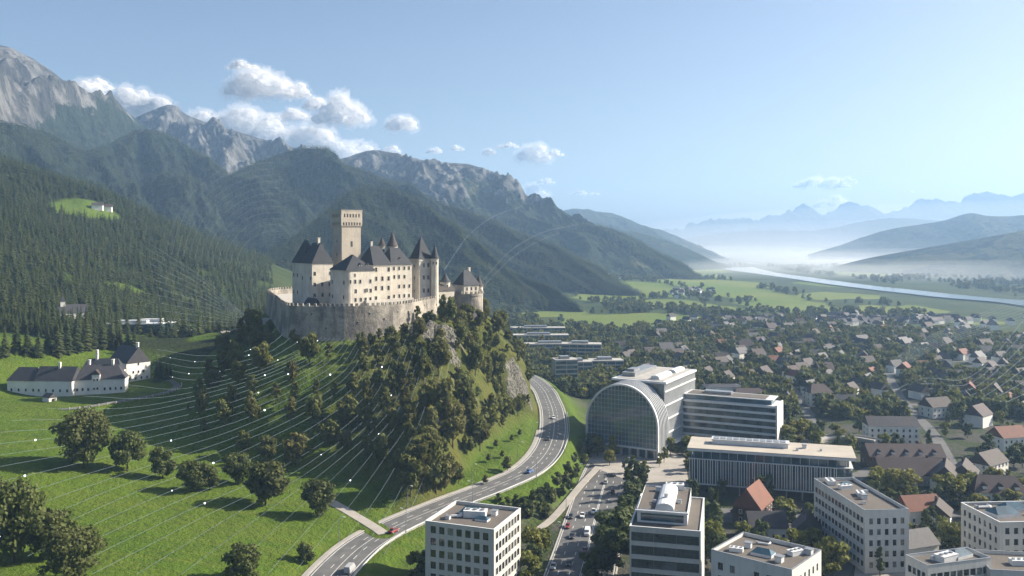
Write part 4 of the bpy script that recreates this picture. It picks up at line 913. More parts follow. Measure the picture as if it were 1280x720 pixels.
# terraced ribbon-window block
zt_ = 22.
FLt = P(848,499,zt_); FRt = P(971,509,zt_); rz, WT = local_frame(FLt, FRt); DT = 17.
rib = thing('ribbon_building', 'six storey office with long horizontal white bands and ribbon glazing', 'office', (FLt[0], FLt[1], 0), rz)
m = MB(); m.box(.8, WT-.6, .8, DT, -1, zt_-.5); m.build('glass_body', M['green_glass'], rib)
for k in range(7):
    m = MB(); z = 1.0+3.45*k; m.box(0, WT, 0, DT+.3, z-.45, z+.62); m.build('floor_band', M['white_metal'], rib)
mu = MB(); mu.box(-.06, .06, .62, .8, -1, zt_-.5); mume = mu.mesh('mullion', [M['dark_metal']])
for k in range(34): link('mullion', mume, rib, (1.5+(WT-3)*k/33, 0, 0))
m = MB(); m.box(WT-.5, WT+.25, -.2, DT+.4, -1, zt_+.7); m.build('end_wall', M['office_white'], rib)
m = MB(); m.box(2, WT-3, 2.5, DT-2, zt_+.122, zt_+2.6, 0); m.box(1.2, WT-2, 1.6, DT-1, zt_+2.6, zt_+3.0, 1); m.build('attic_storey', [M['blue_glass'], M['white_metal']], rib)
m = MB(); m.box(4, WT-6, 3, DT-3, zt_+3.005, zt_+3.2, 0); m.box(12, 26, 6, 11, zt_+3.2, zt_+4.6, 1); m.build('roof_plant', [M['gravel_roof'], M['grey_metal']], rib)
# arched glass hall and the slab behind it
A0 = np.array(P(734.5,564,0)[:2]); A1 = np.array(P(821,575,0)[:2]); rz, WA = local_frame(A0, A1)
hall = thing('arched_hall', 'glass fronted hall under a tall rounded white arch beside the plaza', 'hall', (A0[0], A0[1], 0), rz)
zc = 14.5; ZA = 34.0
def arch(e=0.0, n=40, zb=0.0):
    a = [(0-e, zb)]+[(WA/2-(WA/2+e)*math.cos(q), zc+(ZA-zc+e)*math.sin(q)) for q in np.linspace(0, PI, n+1)]+[(WA+e, zb)]; return a
ain, aout = arch(-.0), arch(.85)
m = MB()
for i in range(len(ain)-1):
    (a, b), (c, d_), (e_, f_), (g_, h_) = ain[i], ain[i+1], aout[i+1], aout[i]
    m.face([(a,-.4,b),(c,-.4,d_),(e_,-.4,f_),(g_,-.4,h_)][::-1]); m.face([(g_,-.4,h_),(e_,-.4,f_),(e_,1.3,f_),(g_,1.3,h_)][::-1]); m.face([(a,-.4,b),(a,1.0,b),(c,1.0,d_),(c,-.4,d_)][::-1])
m.build('arch_rim', M['white_metal'], hall)
m = MB(); ar2 = arch(.5)
DH = 15.
for i in range(len(ar2)-1):
    (a, b), (c, d_) = ar2[i], ar2[i+1]; m.face([(a,1.25,b),(a,DH,b),(c,DH,d_),(c,1.25,d_)])
m.face([(p[0], DH, p[1]) for p in ar2]); m.build('vault_roof', M['grey_metal'], hall)
for k in range(7):
    m = MB(); y0 = 2.6+k*1.9; o1 = arch(.5); o2_ = arch(.95)
    for i in range(len(o1)-1):
        (a, b), (c, d_), (e_, f_), (g_, h_) = o1[i], o1[i+1], o2_[i+1], o2_[i]
        m.face([(g_,y0,h_),(e_,y0,f_),(e_,y0+.5,f_),(g_,y0+.5,h_)][::-1]); m.face([(a,y0,b),(c,y0,d_),(e_,y0,f_),(g_,y0,h_)][::-1])
    m.build('roof_rib', M['white_metal'], hall)
m = MB(); m.face([(p[0], .55, p[1]) for p in arch(0, 40, 5.0)]); m.build('glass_front', M['blue_glass'], hall)
def z_arch(x): q = (x-WA/2)/(WA/2); return zc+(ZA-zc)*math.sqrt(max(0, 1-q*q))
for k in range(1, 20):
    x = WA*k/20; m = MB(); m.box(x-.05, x+.05, .3, .52, 5, z_arch(x)-.05); m.build('mullion', M['white_metal'], hall)
for k in range(13):
    z = 5+2.2*k; h_ = 0 if z <= zc else WA/2*(1-math.sqrt(max(0, 1-((z-zc)/(ZA-zc))**2)))
    m = MB(); m.box(h_+.1, WA-h_-.1, .28, .50, z-.05, z+.05); m.build('transom', M['white_metal'], hall)
m = MB(); m.box(0, WA, -.6, 1.2, 4.3, 5.0); m.build('canopy', M['white_metal'], hall)
m = MB(); m.box(1, WA-1, 2, 6, -1, 4.3); m.build('entrance', M['blue_glass'], hall)
pm = MB(); pm.box(-.5, .5, -.3, .9, -1, 4.3); pme = pm.mesh('column', [M['concrete']])
for k in range(9): link('column', pme, hall, (1+(WA-2)*k/8, 0, 0))
SX0, SX1, SY0, SY1, SZ = 7.0, WA-1.2, DH+.02, 64., 34.5
sl = thing('slab_tower', 'tall pale slab office with close vertical fins rising behind the arched hall', 'office', (A0[0], A0[1], 0), rz)
m = MB(); m.box(SX0, SX1-.7, SY0, SY1, -1, SZ-.6); m.build('glass_body', M['green_glass'], sl)
m = MB(); m.box(SX0-.5, SX1+.5, SY0, SY1+.5, SZ-.6, SZ+.4, 0); m.box(SX0+1.5, SX1-1.5, SY0+2, SY1-2, SZ+.4, SZ+.6, 1); m.build('roof', [M['white_metal'], M['concrete']], sl)
fme_ = MB(); fme_.box(-.72, -.25, -.18, .18, 3.5, SZ-.6); fmm = fme_.mesh('fin', [M['white_metal']])
for k in range(30): link('fin', fmm, sl, (SX1, SY0+.6+(SY1-SY0-1)*k/29, 0))
for k in range(4):
    m = MB(); z = 9+7*k; m.box(SX1-.69, SX1+.1, SY0, SY1, z-.35, z+.35); m.build('floor_band', M['white_metal'], sl)
m = MB(); m.box(SX1-.69, SX1+2.6, SY0, SY1+.3, 3.0, 3.5); m.build('canopy', M['white_metal'], sl)
m = MB()
for y0, y1, h_ in ((SY0+5, SY0+24, 2.6), (SY0+30, SY1-4, 2.0)):
    xc = SX1-7; m.box(xc-2.4, xc+2.4, y0, y1, SZ+.605, SZ+h_*.5, 0)
    for k in range(6):
        a, b = PI*k/6, PI*(k+1)/6; m.face([(xc-2.4*math.cos(a),y0,SZ+h_*.5+1.3*math.sin(a)),(xc-2.4*math.cos(a),y1,SZ+h_*.5+1.3*math.sin(a)),(xc-2.4*math.cos(b),y1,SZ+h_*.5+1.3*math.sin(b)),(xc-2.4*math.cos(b),y0,SZ+h_*.5+1.3*math.sin(b))][::-1], 0)
    m.face([(xc-2.4*math.cos(PI*k/6),y0,SZ+h_*.5+1.3*math.sin(PI*k/6)) for k in range(7)], 0)
m.build('roof_vault', [M['white_metal']], sl)
m = MB(); m.box(SX0+2, SX0+9, SY0+8, SY0+40, SZ+.605, SZ+2.6); m.box(SX0+3, SX0+7, SY0+12, SY0+20, SZ+2.6, SZ+3.8); m.build('plant_deck', M['grey_metal'], sl)
# ------------------------------------------------------------------ trees
def quads_mesh(name, cen, nrm, size, mats, aspect=1.0, rng=None):
    n = len(cen); rng = rng or RNG
    up = rng.normal(size=(n, 3)); a = np.cross(nrm, up); a /= np.linalg.norm(a, axis=1)[:, None]+1e-9; b = np.cross(nrm, a); b /= np.linalg.norm(b, axis=1)[:, None]+1e-9
    s = size[:, None]; k = rng.uniform(.55, 1.15, (n, 4, 1))
    V = np.stack([cen-a*s*k[:,0]-b*s*.5*k[:,1], cen+a*s*.35*k[:,1]-b*s*k[:,2], cen+a*s*k[:,2]+b*s*.4*k[:,0], cen-a*s*.3*k[:,3]+b*s*k[:,3]], 1)
    return raw_mesh(name, V.reshape(-1, 3), np.arange(n*4).reshape(n, 4), mats)
def raw_mesh(name, V, Fq, mats, smooth=False):
    me = bpy.data.meshes.new(name); me.vertices.add(len(V)); me.vertices.foreach_set('co', np.asarray(V, np.float32).ravel())
    k = Fq.shape[1]; me.loops.add(Fq.size); me.loops.foreach_set('vertex_index', Fq.ravel().astype(np.int32))
    me.polygons.add(len(Fq)); me.polygons.foreach_set('loop_start', np.arange(0, Fq.size, k, dtype=np.int32)); me.update(calc_edges=True)
    if smooth: me.polygons.foreach_set('use_smooth', np.ones(len(Fq), bool))
    for m in mats: me.materials.append(m)
    return me
def rdir(n, rng): v = rng.normal(size=(n, 3)); return v/np.linalg.norm(v, axis=1)[:, None]
def crown(name, H, rx, z0, mat, nclump, nleaf, ls, seed, shape='round', gap=.0):
    rng = np.random.default_rng(seed); zc = (z0+H)/2; rz = (H-z0)/2; cs = []; rs = []
    while len(cs) < nclump:
        d = rdir(1, rng)[0]; q = rng.uniform(.35, 1.0)**.5*(1.22 if rng.uniform() < .16 else 1); p = d*q
        if shape == 'cone': w_ = .25+.95*(1-(p[2]+1)/2)
        elif shape == 'column': w_ = .75
        else: w_ = 1-.28*max(0, -p[2])*0-.1*p[2]
        p = np.array([p[0]*rx*.78*w_, p[1]*rx*.78*w_, zc+p[2]*rz*.82])
        cs.append(p*np.array([1+rng.normal()*.08, 1+rng.normal()*.08, 1])); rs.append(rng.uniform(.2, .44)*rx*(1.1 if shape == 'round' else .8))
    cs = np.array(cs); rs = np.array(rs); pick = rng.choice(nclump, nclump*nleaf, p=(rs**2)/np.sum(rs**2))
    d = rdir(len(pick), rng); d[:, 2] = d[:, 2]*.85+.12; r = rs[pick]*rng.uniform(.55, 1.08, len(pick)); cen = cs[pick]+d*r[:, None]*np.array([1, 1, .85])
    nrm = d+rng.normal(size=d.shape)*.55; nrm /= np.linalg.norm(nrm, axis=1)[:, None]
    return quads_mesh(name, cen, nrm, ls*rng.uniform(.6, 1.3, len(pick)), [mat], rng=rng)
def trunk(name, H, z0, r, rx, seed, nb=6):
    rng = random.Random(seed); m = MB(); top = z0+(H-z0)*.6
    pts = [(0,0,-.6),(0,0,.5),(rng.uniform(-.1,.1)*r*4, rng.uniform(-.1,.1)*r*4, z0),(rng.uniform(-.3,.3), rng.uniform(-.3,.3), (z0+top)/2),(0,0,top)]; m.tube(pts, [r*1.5, r, r*.8, r*.55, r*.2], 7)
    for k in range(nb):
        a = rng.uniform(0, 6.28); z = z0+(top-z0)*rng.uniform(0, .8); L = rx*rng.uniform(.4, .7)
        m.tube([(0,0,z),(math.cos(a)*L*.5, math.sin(a)*L*.5, z+L*.35),(math.cos(a)*L, math.sin(a)*L, z+L*.8)], [r*.45, r*.3, r*.08], 5)
    return m.mesh(name, [M['bark']])
def conifer_mesh(name, H, rx, seed, tiers=16, per=11, mat='needle'):
    rng = np.random.default_rng(seed); V = []; Fq = []
    for t in range(tiers):
        f = t/(tiers-1); z = H*(.10+.88*f); r = rx*(1-f)**.8*rng.uniform(.85, 1.12)+.12; n = max(4, int(per*(1-f*.55)))
        for k in range(n):
            a = 2*PI*(k+rng.uniform(-.35, .35))/n+t*.7; rr = r*rng.uniform(.7, 1.2); w_ = rr*rng.uniform(.22, .36)+.06; dz = rr*rng.uniform(.25, .55)
            ca, sa = math.cos(a), math.sin(a); i = len(V); zz = z+rng.uniform(-.25, .25)
            V += [(0,0,zz+.25), (ca*rr*.6-sa*w_, sa*rr*.6+ca*w_, zz-dz*.55), (ca*rr, sa*rr, zz-dz), (ca*rr*.6+sa*w_, sa*rr*.6-ca*w_, zz-dz*.6)]
            Fq.append((i, i+1, i+2, i+3))
    return raw_mesh(name, np.array(V), np.array(Fq), [M[mat]])
def tree_proto(name, cat, H, rx, z0, mat, nc, nl, ls, seed, shape='round', r=.28):
    root = thing(name, 'tree', cat)
    link('trunk', trunk('trunk', H, z0, r, rx, seed), root)
    link('crown', crown('crown', H, rx, z0, M[mat], nc, nl, ls, seed, shape), root); return root
def conifer_proto(H, rx, seed, tiers=18, per=13):
    root = thing('conifer_tree', 'tree', 'conifer'); m = MB(); m.tube([(0,0,-.6),(0,0,H*.4),(0,0,H*.92)], [.26, .18, .04], 6); link('trunk', m.mesh('trunk', [M['bark']]), root)
    link('crown', conifer_mesh('crown', H, rx, seed, tiers, per), root); return root
def hit(px, py, y0=150., y1=1500., lift=0.):
    Y = np.linspace(y0, y1, 1600); X = (px-640)*Y/F; d = land_fast(X, Y)+lift-(CH-(py-HZ)*Y/F); k = np.argmax(d > 0)
    if d[k] <= 0: return None
    return float(X[k]), float(Y[k]), float(CH-(py-HZ)*Y[k]/F)
USED = {}
def put(proto, loc, rz, sc, label, group=None, name=None):
    if proto.name not in USED:
        USED[proto.name] = 1; proto.location = loc; proto.rotation_euler = (0,0,rz); proto.scale = sc if isinstance(sc, tuple) else (sc,)*3
        proto['label'] = label
        if group: proto['group'] = group
        return proto
    o = dup(proto, loc, rz, sc, label, group)
    if not group and 'group' in o: del o['group']
    return o
# footprints of what is built
FP = []
bpy.context.view_layer.update()
for o in list(SC.objects):
    if o.parent is None and o.get('category') in ('office', 'hall', 'farmhouse', 'shed'):
        pts = np.array([list(c.matrix_world @ Vector(b)) for c in o.children for b in c.bound_box]); L = np.array([list(o.matrix_world.inverted() @ Vector(p)) for p in pts])
        FP.append((o.matrix_world.inverted().copy(), L[:,0].min(), L[:,0].max(), L[:,1].min(), L[:,1].max()))
SHEETS = []
def inside_fp(x, y, pad=3.):
    for mi, x0, x1, y0, y1 in FP:
        q = mi @ Vector((x, y, 0))
        if x0-pad < q.x < x1+pad and y0-pad < q.y < y1+pad: return True
    return False
def on_street(x, y, pad=4.): return any(seg_dist(np.array([x]), np.array([y]), s__[::2])[0][0] < 3+pad for s__ in STREETS)
def on_road(x, y, pad=2.):
    a = np.array([x]); b = np.array([y])
    return seg_dist(a, b, road_c)[0][0] < 8+pad or seg_dist(a, b, hw_c)[0][0] < 11.5+pad or seg_dist(a, b, PATH2)[0][0] < 1+pad or seg_dist(a, b, PATH1)[0][0] < 2+pad
# meadow trees, each named for what it stands by
MP = [tree_proto('broadleaf_tree', 'tree', 20, 9.5, .9, 'leaf', 58, 120, .58, 11, r=.5), tree_proto('broadleaf_tree', 'tree', 15, 5.4, .9, 'leaf', 44, 110, .48, 12, r=.35),
      tree_proto('broadleaf_tree', 'tree', 14, 6.0, 1.0, 'leaf', 42, 100, .48, 13, r=.35), tree_proto('broadleaf_tree', 'tree', 12, 4.6, .9, 'leaf', 34, 90, .44, 14, r=.3)]
HB = [20, 15, 14, 12]
for px, py, hp, k, wr, lb in [
    (105,586,74,0,.95,'largest dark spreading tree of the row across the meadow'),
    (159,589,54,1,1.0,'rounded tree directly beside the largest meadow tree'),
    (203,598,42,3,.95,'slim small tree standing alone in the gap of the meadow row'),
    (240,614,40,2,1.0,'low leaning tree at the left of the four clumped meadow trees'),
    (262,612,34,3,1.05,'short bushy tree tucked inside the meadow clump'),
    (298,606,42,2,1.0,'wide crowned tree at the back of the meadow clump'),
    (332,632,58,1,1.18,'full round tree at the right of the meadow clump'),
    (397,646,48,2,.95,'lone tree at the end of the row beside the short lane'),
    (304,730,52,1,1.15,'dark dome of a tree cut by the bottom edge of the meadow'),
    (383,704,27,3,1.1,'small young tree on the verge by the road bend'),
    (18,704,100,0,.8,'tall dark tree in the bottom left corner'),
    (56,700,66,2,1.1,'medium tree between the two big ones in the bottom left corner'),
    (92,728,68,0,1.1,'broad low tree at the bottom left, nearest the viewer'),
    (-14,690,90,0,.8,'big tree cut by the left edge of the frame')]:
    h = hit(px, py)
    if h is None: continue
    hm = hp*h[1]/F; s = hm/HB[k]; put(MP[k], (h[0], h[1], land1(h[0], h[1])-.1), random.uniform(0, 6), (s*wr, s*wr, s), lb)
# trees on the castle rock
HP = [tree_proto('hillside_tree', 'tree', 10, 3.8, 1.4, 'leaf_hill', 24, 60, .48, 21, r=.22), tree_proto('hillside_tree', 'tree', 9, 3.4, .8, 'leaf_hill', 20, 60, .46, 22, r=.2),
      tree_proto('hillside_tree', 'tree', 11, 3.2, 1.6, 'leaf_hill', 22, 60, .45, 23, 'cone', r=.22), tree_proto('hillside_tree', 'tree', 8, 3.6, .6, 'leaf_hill', 20, 60, .48, 24, r=.2)]
SP = [tree_proto('shrub', 'shrub', 2.6, 1.9, .1, 'leaf_hill', 9, 40, .36, 31, r=.08), tree_proto('shrub', 'shrub', 3.4, 1.8, .1, 'leaf', 9, 44, .36, 32, r=.08)]
GH = 'trees growing on the castle rock'
placed = []
def free(x, y, dmin):
    return all((x-a)**2+(y-b)**2 > (dmin+c)**2*.25*1.6 for a, b, c in placed)
def hill_tree(x, y, h, k, label, grp, wr=1.0):
    s = h/(10, 9, 11, 8)[k]; put(HP[k], (x, y, land1(x, y)-.25), random.uniform(0, 6), (s*wr*.92, s*wr*.92, s*random.uniform(1.0, 1.35)), label, grp); placed.append((x, y, h*.62*wr))
for px, py, hp, k in [(513,622,52,0),(528,616,58,2),(545,618,48,0),(556,612,40,3),(519,590,44,1),(536,588,48,0),(552,586,42,2),(500,596,36,1),(573,606,25,1),(588,548,50,3),(600,565,36,0),(566,560,50,0),(540,555,46,2),(577,520,48,0),(558,535,48,3),(615,520,30,1),(608,545,34,3),(530,482,34,0),(520,470,34,2),(548,470,44,0),(505,520,40,2),(490,540,34,1),(594,470,36,0),(610,450,36,2),(622,480,32,0)]:
    h = hit(px, py)
    if h: hill_tree(h[0], h[1], hp*h[1]/F, k, 'green and olive tree on the wooded front slope below the castle wall', GH)
_pts = RNG.uniform([-150, 352], [30, 545], (9000, 2)); _z, _a = land(_pts[:,0], _pts[:,1], True); _w2 = fbm(_pts[:,0]/22, _pts[:,1]/22, 3)
nh = 0; nshrub = 0
for (x, y), a_sd, a_h, cr, rr, zz, w_ in zip(_pts, _a['sd'], _a['hill'], _a['crag'], _a['right'], _z, _w2):
    if a_h < .55 or a_sd < 3.5 or cr > .33 or abs(rr) < 12: continue
    dens = .95 if x > -70 else (.10 if a_sd > 14 else .09)
    if x > -12 and w_ > .12: dens *= .35
    if x < -62 and a_sd > 34: dens *= .7
    if random.random() > dens: continue
    h = random.uniform(7.5, 14) if a_sd > 9 else random.uniform(4.5, 8)
    if x > -12: h *= .75
    if nh < 255 and free(x, y, h*.44):
        side = 'sunlit' if x > -50 else 'shaded'
        hill_tree(x, y, h, random.choice([0, 1, 2, 2, 2, 3]), 'small tree of the sunlit eastern slope under the castle wall' if side == 'sunlit' else 'small tree of the shaded western slope under the castle wall', 'sunlit trees on the castle rock' if side == 'sunlit' else 'shaded trees on the castle rock'); nh += 1
    elif nshrub < 90 and free(x, y, 2) and random.random() < .12:
        s = random.uniform(.7, 1.5); put(SP[random.randint(0, 1)], (x, y, zz-.2), random.uniform(0, 6), s, 'low shrub on the steep grass of the castle rock', 'shrubs on the castle rock'); placed.append((x, y, 2)); nshrub += 1
h = hit(331, 375) or (-150, 560, 60)
put(tree_proto('broadleaf_tree', 'tree', 15, 5.2, 2.0, 'leaf_dark', 30, 70, .5, 41, r=.35), (-166, 575, land1(-166, 575)-.2), 0, (1.05, 1.05, 1.35), 'dark tree rising behind the western corner of the castle wall')
# bushes of the embankment and little trees of the road lawn
for px, py, s in [(697,607,1.6),(705,604,1.5),(715,600,1.5),(722,592,1.3),(680,622,1.7),(690,630,1.8),(700,622,1.5),(672,640,1.9),(662,648,1.6),(683,648,1.6),(730,580,1.5),(737,572,1.4),(718,578,1.3),(725,566,1.6),(708,590,1.3),(745,566,1.4),(655,640,1.5),(648,632,1.3),(712,612,1.3),(669,628,1.4),(633,640,1.5),(624,628,1.0)]:
    h = hit(px, py)
    if h and not on_road(h[0], h[1], .3): put(SP[1], (h[0], h[1], land1(h[0], h[1])-.15), random.uniform(0, 6), s, 'dark bush on the grass embankment between road and highway', 'bushes on the road embankment')
for px, py, hp in [(634,590,22),(607,606,14),(573,604,22),(611,578,12),(620,560,12),(640,552,10),(650,545,10),(628,573,11)]:
    h = hit(px, py)
    if h: s = hp*h[1]/F/9; put(HP[1], (h[0], h[1], land1(h[0], h[1])-.1), 1, (s*.85, s*.85, s), 'young lawn tree inside the bend of the hill road', 'young trees on the road lawn')
# conifers: the nearest as trees of their own, the rest of the slope as one forest
CP = [conifer_proto(14, 3.0, 51), conifer_proto(13, 2.5, 52), conifer_proto(15, 3.3, 53)]
def forest_pts(x0, x1, y0, y1, step, thr):
    gx, gy = np.meshgrid(np.arange(x0, x1, step), np.arange(y0, y1, step)); gx = gx.ravel()+RNG.uniform(-.45, .45, gx.size)*step; gy = gy.ravel()+RNG.uniform(-.45, .45, gy.size)*step
    z = land(gx, gy); fmk = field_mask(gx, gy)
    f = sstep(-.18, .10, fbm(gx/55+3, gy/75, 4)+.55*sstep(60, 100, z)-.5*sstep(480, 440, gy)+.2)*sstep(500, 560, gy)*(1-fmk)*(1-sstep(.25, .5, np.exp(-(((gx+500)/38)**2+((gy-1045)/55)**2))))
    k = (f > thr) & (gx > -.72*gy-60) & (gx < -.27*gy) & ((gy > 585) | (gx < -.44*gy)); return np.stack([gx[k], gy[k], z[k]], 1)
fp_ = forest_pts(-1000, -150, 500, 1330, 6.6, .42)
near = np.argsort(fp_[:,1]+.0*fp_[:,0])[:230]; ms = np.ones(len(fp_), bool); ms[near] = False
for x, y, z in fp_[near]:
    s = random.uniform(.65, 1.2); put(CP[random.randint(0, 2)], (x, y, z-.3), random.uniform(0, 6), (s*random.uniform(.9, 1.15), s, s), 'dark conifer at the foot of the forested slope behind the farmhouse', 'conifers at the forest foot')
for px, py, hp in [(196,477,34),(201,474,32),(208,474,26),(213,470,18),(60,440,36),(72,444,42),(84,442,48),(96,440,40),(108,438,44),(118,436,36),(128,436,40),(140,436,34),(150,436,30),(160,438,34),(168,440,30),(48,446,34),(34,444,38),(20,440,40),(6,446,44)]:
    h = hit(px, py)
    if h: s = hp*h[1]/F/14; put(CP[random.randint(0, 2)], (h[0], h[1], land1(h[0], h[1])-.3), random.uniform(0, 6), (s*1.1, s*1.1, s), 'conifer in the dark belt just behind the white farmhouse', 'conifers behind the farmhouse')
def scatter(name, protos, pts, scl, kinds=None, kind='stuff'):
    me = bpy.data.meshes.new(name); n = len(pts); me.vertices.add(n); me.vertices.foreach_set('co', np.asarray(pts, np.float32).ravel())
    for nm, arr in (('sc', scl), ('rz', RNG.uniform(0, 6.28, n)), ('kd', RNG.integers(0, len(protos), n).astype(float) if kinds is None else kinds)):
        a = me.attributes.new(nm, 'FLOAT', 'POINT'); a.data.foreach_set('value', np.asarray(arr, np.float32))
    o = link(name, me); ng = bpy.data.node_groups.new(name, 'GeometryNodeTree'); ng.interface.new_socket('Geometry', in_out='INPUT', socket_type='NodeSocketGeometry'); ng.interface.new_socket('Geometry', in_out='OUTPUT', socket_type='NodeSocketGeometry')
    N = ng.nodes; K = ng.links; gi = N.new('NodeGroupInput'); go = N.new('NodeGroupOutput'); jn = N.new('GeometryNodeJoinGeometry')
    def at(nm): a = N.new('GeometryNodeInputNamedAttribute'); a.data_type = 'FLOAT'; a.inputs[0].default_value = nm; return a.outputs[0]
    for k, p in enumerate(protos):
        oi = N.new('GeometryNodeObjectInfo'); oi.inputs['Object'].default_value = p; oi.inputs['As Instance'].default_value = True
        ip = N.new('GeometryNodeInstanceOnPoints'); cmp_ = N.new('FunctionNodeCompare'); cmp_.data_type = 'FLOAT'; cmp_.operation = 'EQUAL'; cmp_.inputs[1].default_value = k; cmp_.inputs['Epsilon'].default_value = .1
        K.new(at('kd'), cmp_.inputs[0]); K.new(cmp_.outputs[0], ip.inputs['Selection']); K.new(gi.outputs[0], ip.inputs['Points']); K.new(oi.outputs['Geometry'], ip.inputs['Instance'])
        cx = N.new('ShaderNodeCombineXYZ'); K.new(at('rz'), cx.inputs[2]); K.new(cx.outputs[0], ip.inputs['Rotation']); K.new(at('sc'), ip.inputs['Scale']); K.new(ip.outputs[0], jn.inputs[0])
    K.new(jn.outputs[0], go.inputs[0]); md = o.modifiers.new('scatter', 'NODES'); md.node_group = ng; return tag(o, kind=kind)
def bare(name, me): return bpy.data.objects.new(name, me)
FC = [bare('forest_conifer', conifer_mesh('forest_conifer', 13, 2.9, 60+k, 11, 9)) for k in range(3)]
scatter('conifer_forest', FC, fp_[ms]-np.array([0, 0, .3]), RNG.uniform(.45, 1.3, ms.sum()))
MC = [bare('mountain_conifer', conifer_mesh('mountain_conifer', 15, 4.2, 70+k, 5, 7)) for k in range(3)]
def mtn_trees(key, n, smin, smax, rmax=.25):
    X, Y, Z, rk, al = MT[key][1]; v = (np.arange(X.size).reshape(X.shape) % X.shape[1])
    ok = np.argwhere((rk < rmax) & (v > 19) & (v < X.shape[1]-14)); ok = ok[(ok[:,0] < X.shape[0]-2) & (ok[:,1] < X.shape[1]-2)]
    q = ok[RNG.integers(0, len(ok), n*2)]; a, b = RNG.uniform(0, 1, (2, len(q)))
    def lerp(A): i, j = q[:,0], q[:,1]; return (A[i,j]*(1-a)+A[i+1,j]*a)*(1-b)+(A[i,j+1]*(1-a)+A[i+1,j+1]*a)*b
    p = np.stack([lerp(X), lerp(Y), lerp(Z)-.5], 1); keep = fbm(p[:,0]/130, p[:,1]/130, 3) > -.35
    tnx = p[:,0]/p[:,1]; keep &= (tnx > -.66) & (tnx < .66); p = p[keep][:n]
    scatter('mountain_forest', MC, p, RNG.uniform(smin, smax, len(p)))
mtn_trees('low', 9000, .6, 1.05); mtn_trees('dark', 15000, .65, 1.15); mtn_trees('spur', 14000, .7, 1.2); mtn_trees('east', 7000, .7, 1.1); mtn_trees('west', 7000, .8, 1.3, .15)

# ------------------------------------------------------------------ houses
WIN = win_mesh(.95, 1.35, frame=M['white_metal'])
def house_proto(L, W, H, rh, wall, roof, wins=True, chim=True, name='house', storeys=2, hip=0):
    root = thing(name, 'house', 'house'); m = MB(); m.box(-L/2, L/2, -W/2, W/2, -1.5, H)
    if hip == 0: m.face([(-L/2,W/2,H),(-L/2,-W/2,H),(-L/2,0,H+rh-.1)]); m.face([(L/2,-W/2,H),(L/2,W/2,H),(L/2,0,H+rh-.1)])
    w_ = m.build('wall', M[wall], root); m = MB(); m.hip(-L/2, L/2, -W/2, W/2, H, H+rh, hip, .45, axis='x'); rf = m.build('roof', M[roof], root)
    if chim: m = MB(); m.box(L*.2, L*.2+.8, .4, 1.2, H+rh*.4, H+rh+1.0); m.build('chimney', M['brown_tile'], rf)
    if wins:
        for s in range(storeys):
            z = 1.0+2.8*s
            for k in range(max(2, int(L/3))):
                x = L*(-.5+(k+.5)/max(2, int(L/3))); link('window', WIN, root, (x, -W/2, z), 0); link('window', WIN, root, (x, W/2, z), PI)
            for y in (-W*.22, W*.22): link('window', WIN, root, (L/2, y, z), PI/2); link('window', WIN, root, (-L/2, y, z), -PI/2)
        link('window', WIN, root, (L/2, 0, H+.5), PI/2); link('window', WIN, root, (-L/2, 0, H+.5), -PI/2)
    return root
HOUSES = []
def house(px, py, L, W, H, rh, wall, roof, rz, label, storeys=2, hip=0, cat='house', dorm=0, name='house'):
    o = house_proto(L, W, H, rh, wall, roof, True, True, name, storeys, hip); p = P(px, py, 0); o.location = (p[0], p[1], 0); o.rotation_euler = (0,0,R(rz)); o['label'] = label; o['category'] = cat; HOUSES.append((p[0], p[1], max(L, W)*.6))
    for k in range(dorm):
        m = MB(); x = L*(-.5+(k+.7)/(dorm+.4)); m.box(x-.8, x+.8, -W*.42, -W*.15, H+.3, H+rh*.42, 0); m.hip(x-.8, x+.8, -W*.42, -W*.12, H+rh*.42, H+rh*.62, 0, .2, 1, 'y'); m.build('dormer', [M['white_plaster'], M[roof]], o)
    return o
house(941,649,15,10.5,6.2,7.2,'timber','red_tile',58,'brown timber house with tall bright red tiled roof beside the fin building',2,dorm=0)
house(957,671,13,9,4.4,4.8,'white_plaster','dark_tile',0,'small house with dark slate roof in front of the red timber house',1)
house(1008,680,12,9,5.2,5.2,'concrete','dark_tile',70,'grey gabled house with dark roof beside the yellow-green tree',2)
house(1148,650,14,10,5,4.6,'white_plaster','red_tile',10,'low house with faded red roof behind the dark conifer',1)
house(1172,655,11,9,4.6,4.0,'white_plaster','brown_tile',60,'small brown roofed house beside the round white tank roof',1)
house(1140,694,13,10,4.5,4.2,'white_plaster','dark_tile',20,'dark roofed house wedged between two dark conifers',1)
house(1245,632,20,12,6.5,5.6,'white_plaster','maroon_tile',-8,'large maroon roofed house with dormers behind the cream stone office',2,3.5,dorm=3)
house(1113,553,25,11,9.5,4.2,'white_plaster','dark_tile',-4,'tall white house with rows of windows above the long red-brown roofs',3)
house(1128,582,34,13,5.5,4.8,'timber','maroon_tile',-2,'long red-brown hall with a ridge of small rooflights below the white house',1,dorm=5)
house(1140,602,30,14,4.5,6.0,'concrete','maroon_tile',-6,'wide low hall with deep maroon roof behind the yellow trees',1)
house(1182,612,17,11,6,5.6,'white_plaster','brown_tile',62,'white gabled house with sunlit brown roof beside the maroon hall',2)
house(1205,607,15,10,5.5,5,'concrete','brown_tile',58,'grey gabled house behind the white gabled house with brown roof',2)
house(1235,592,16,10,5.5,5,'white_plaster','brown_tile',35,'brown roofed house among trees at the right edge above the maroon house',2)
house(1022,506,15,12,8.5,5.0,'white_plaster','maroon_tile',8,'white cube of a house with purple-brown roof above the ribbon building',3,4)
house(984,512,9,8,7,4,'white_plaster','dark_tile',75,'narrow white house left of the white cube house',2)
house(935,505,22,12,7,3.2,'office_cream','maroon_tile',4,'broad cream house with orange-brown roof behind the ribbon building',2,4)
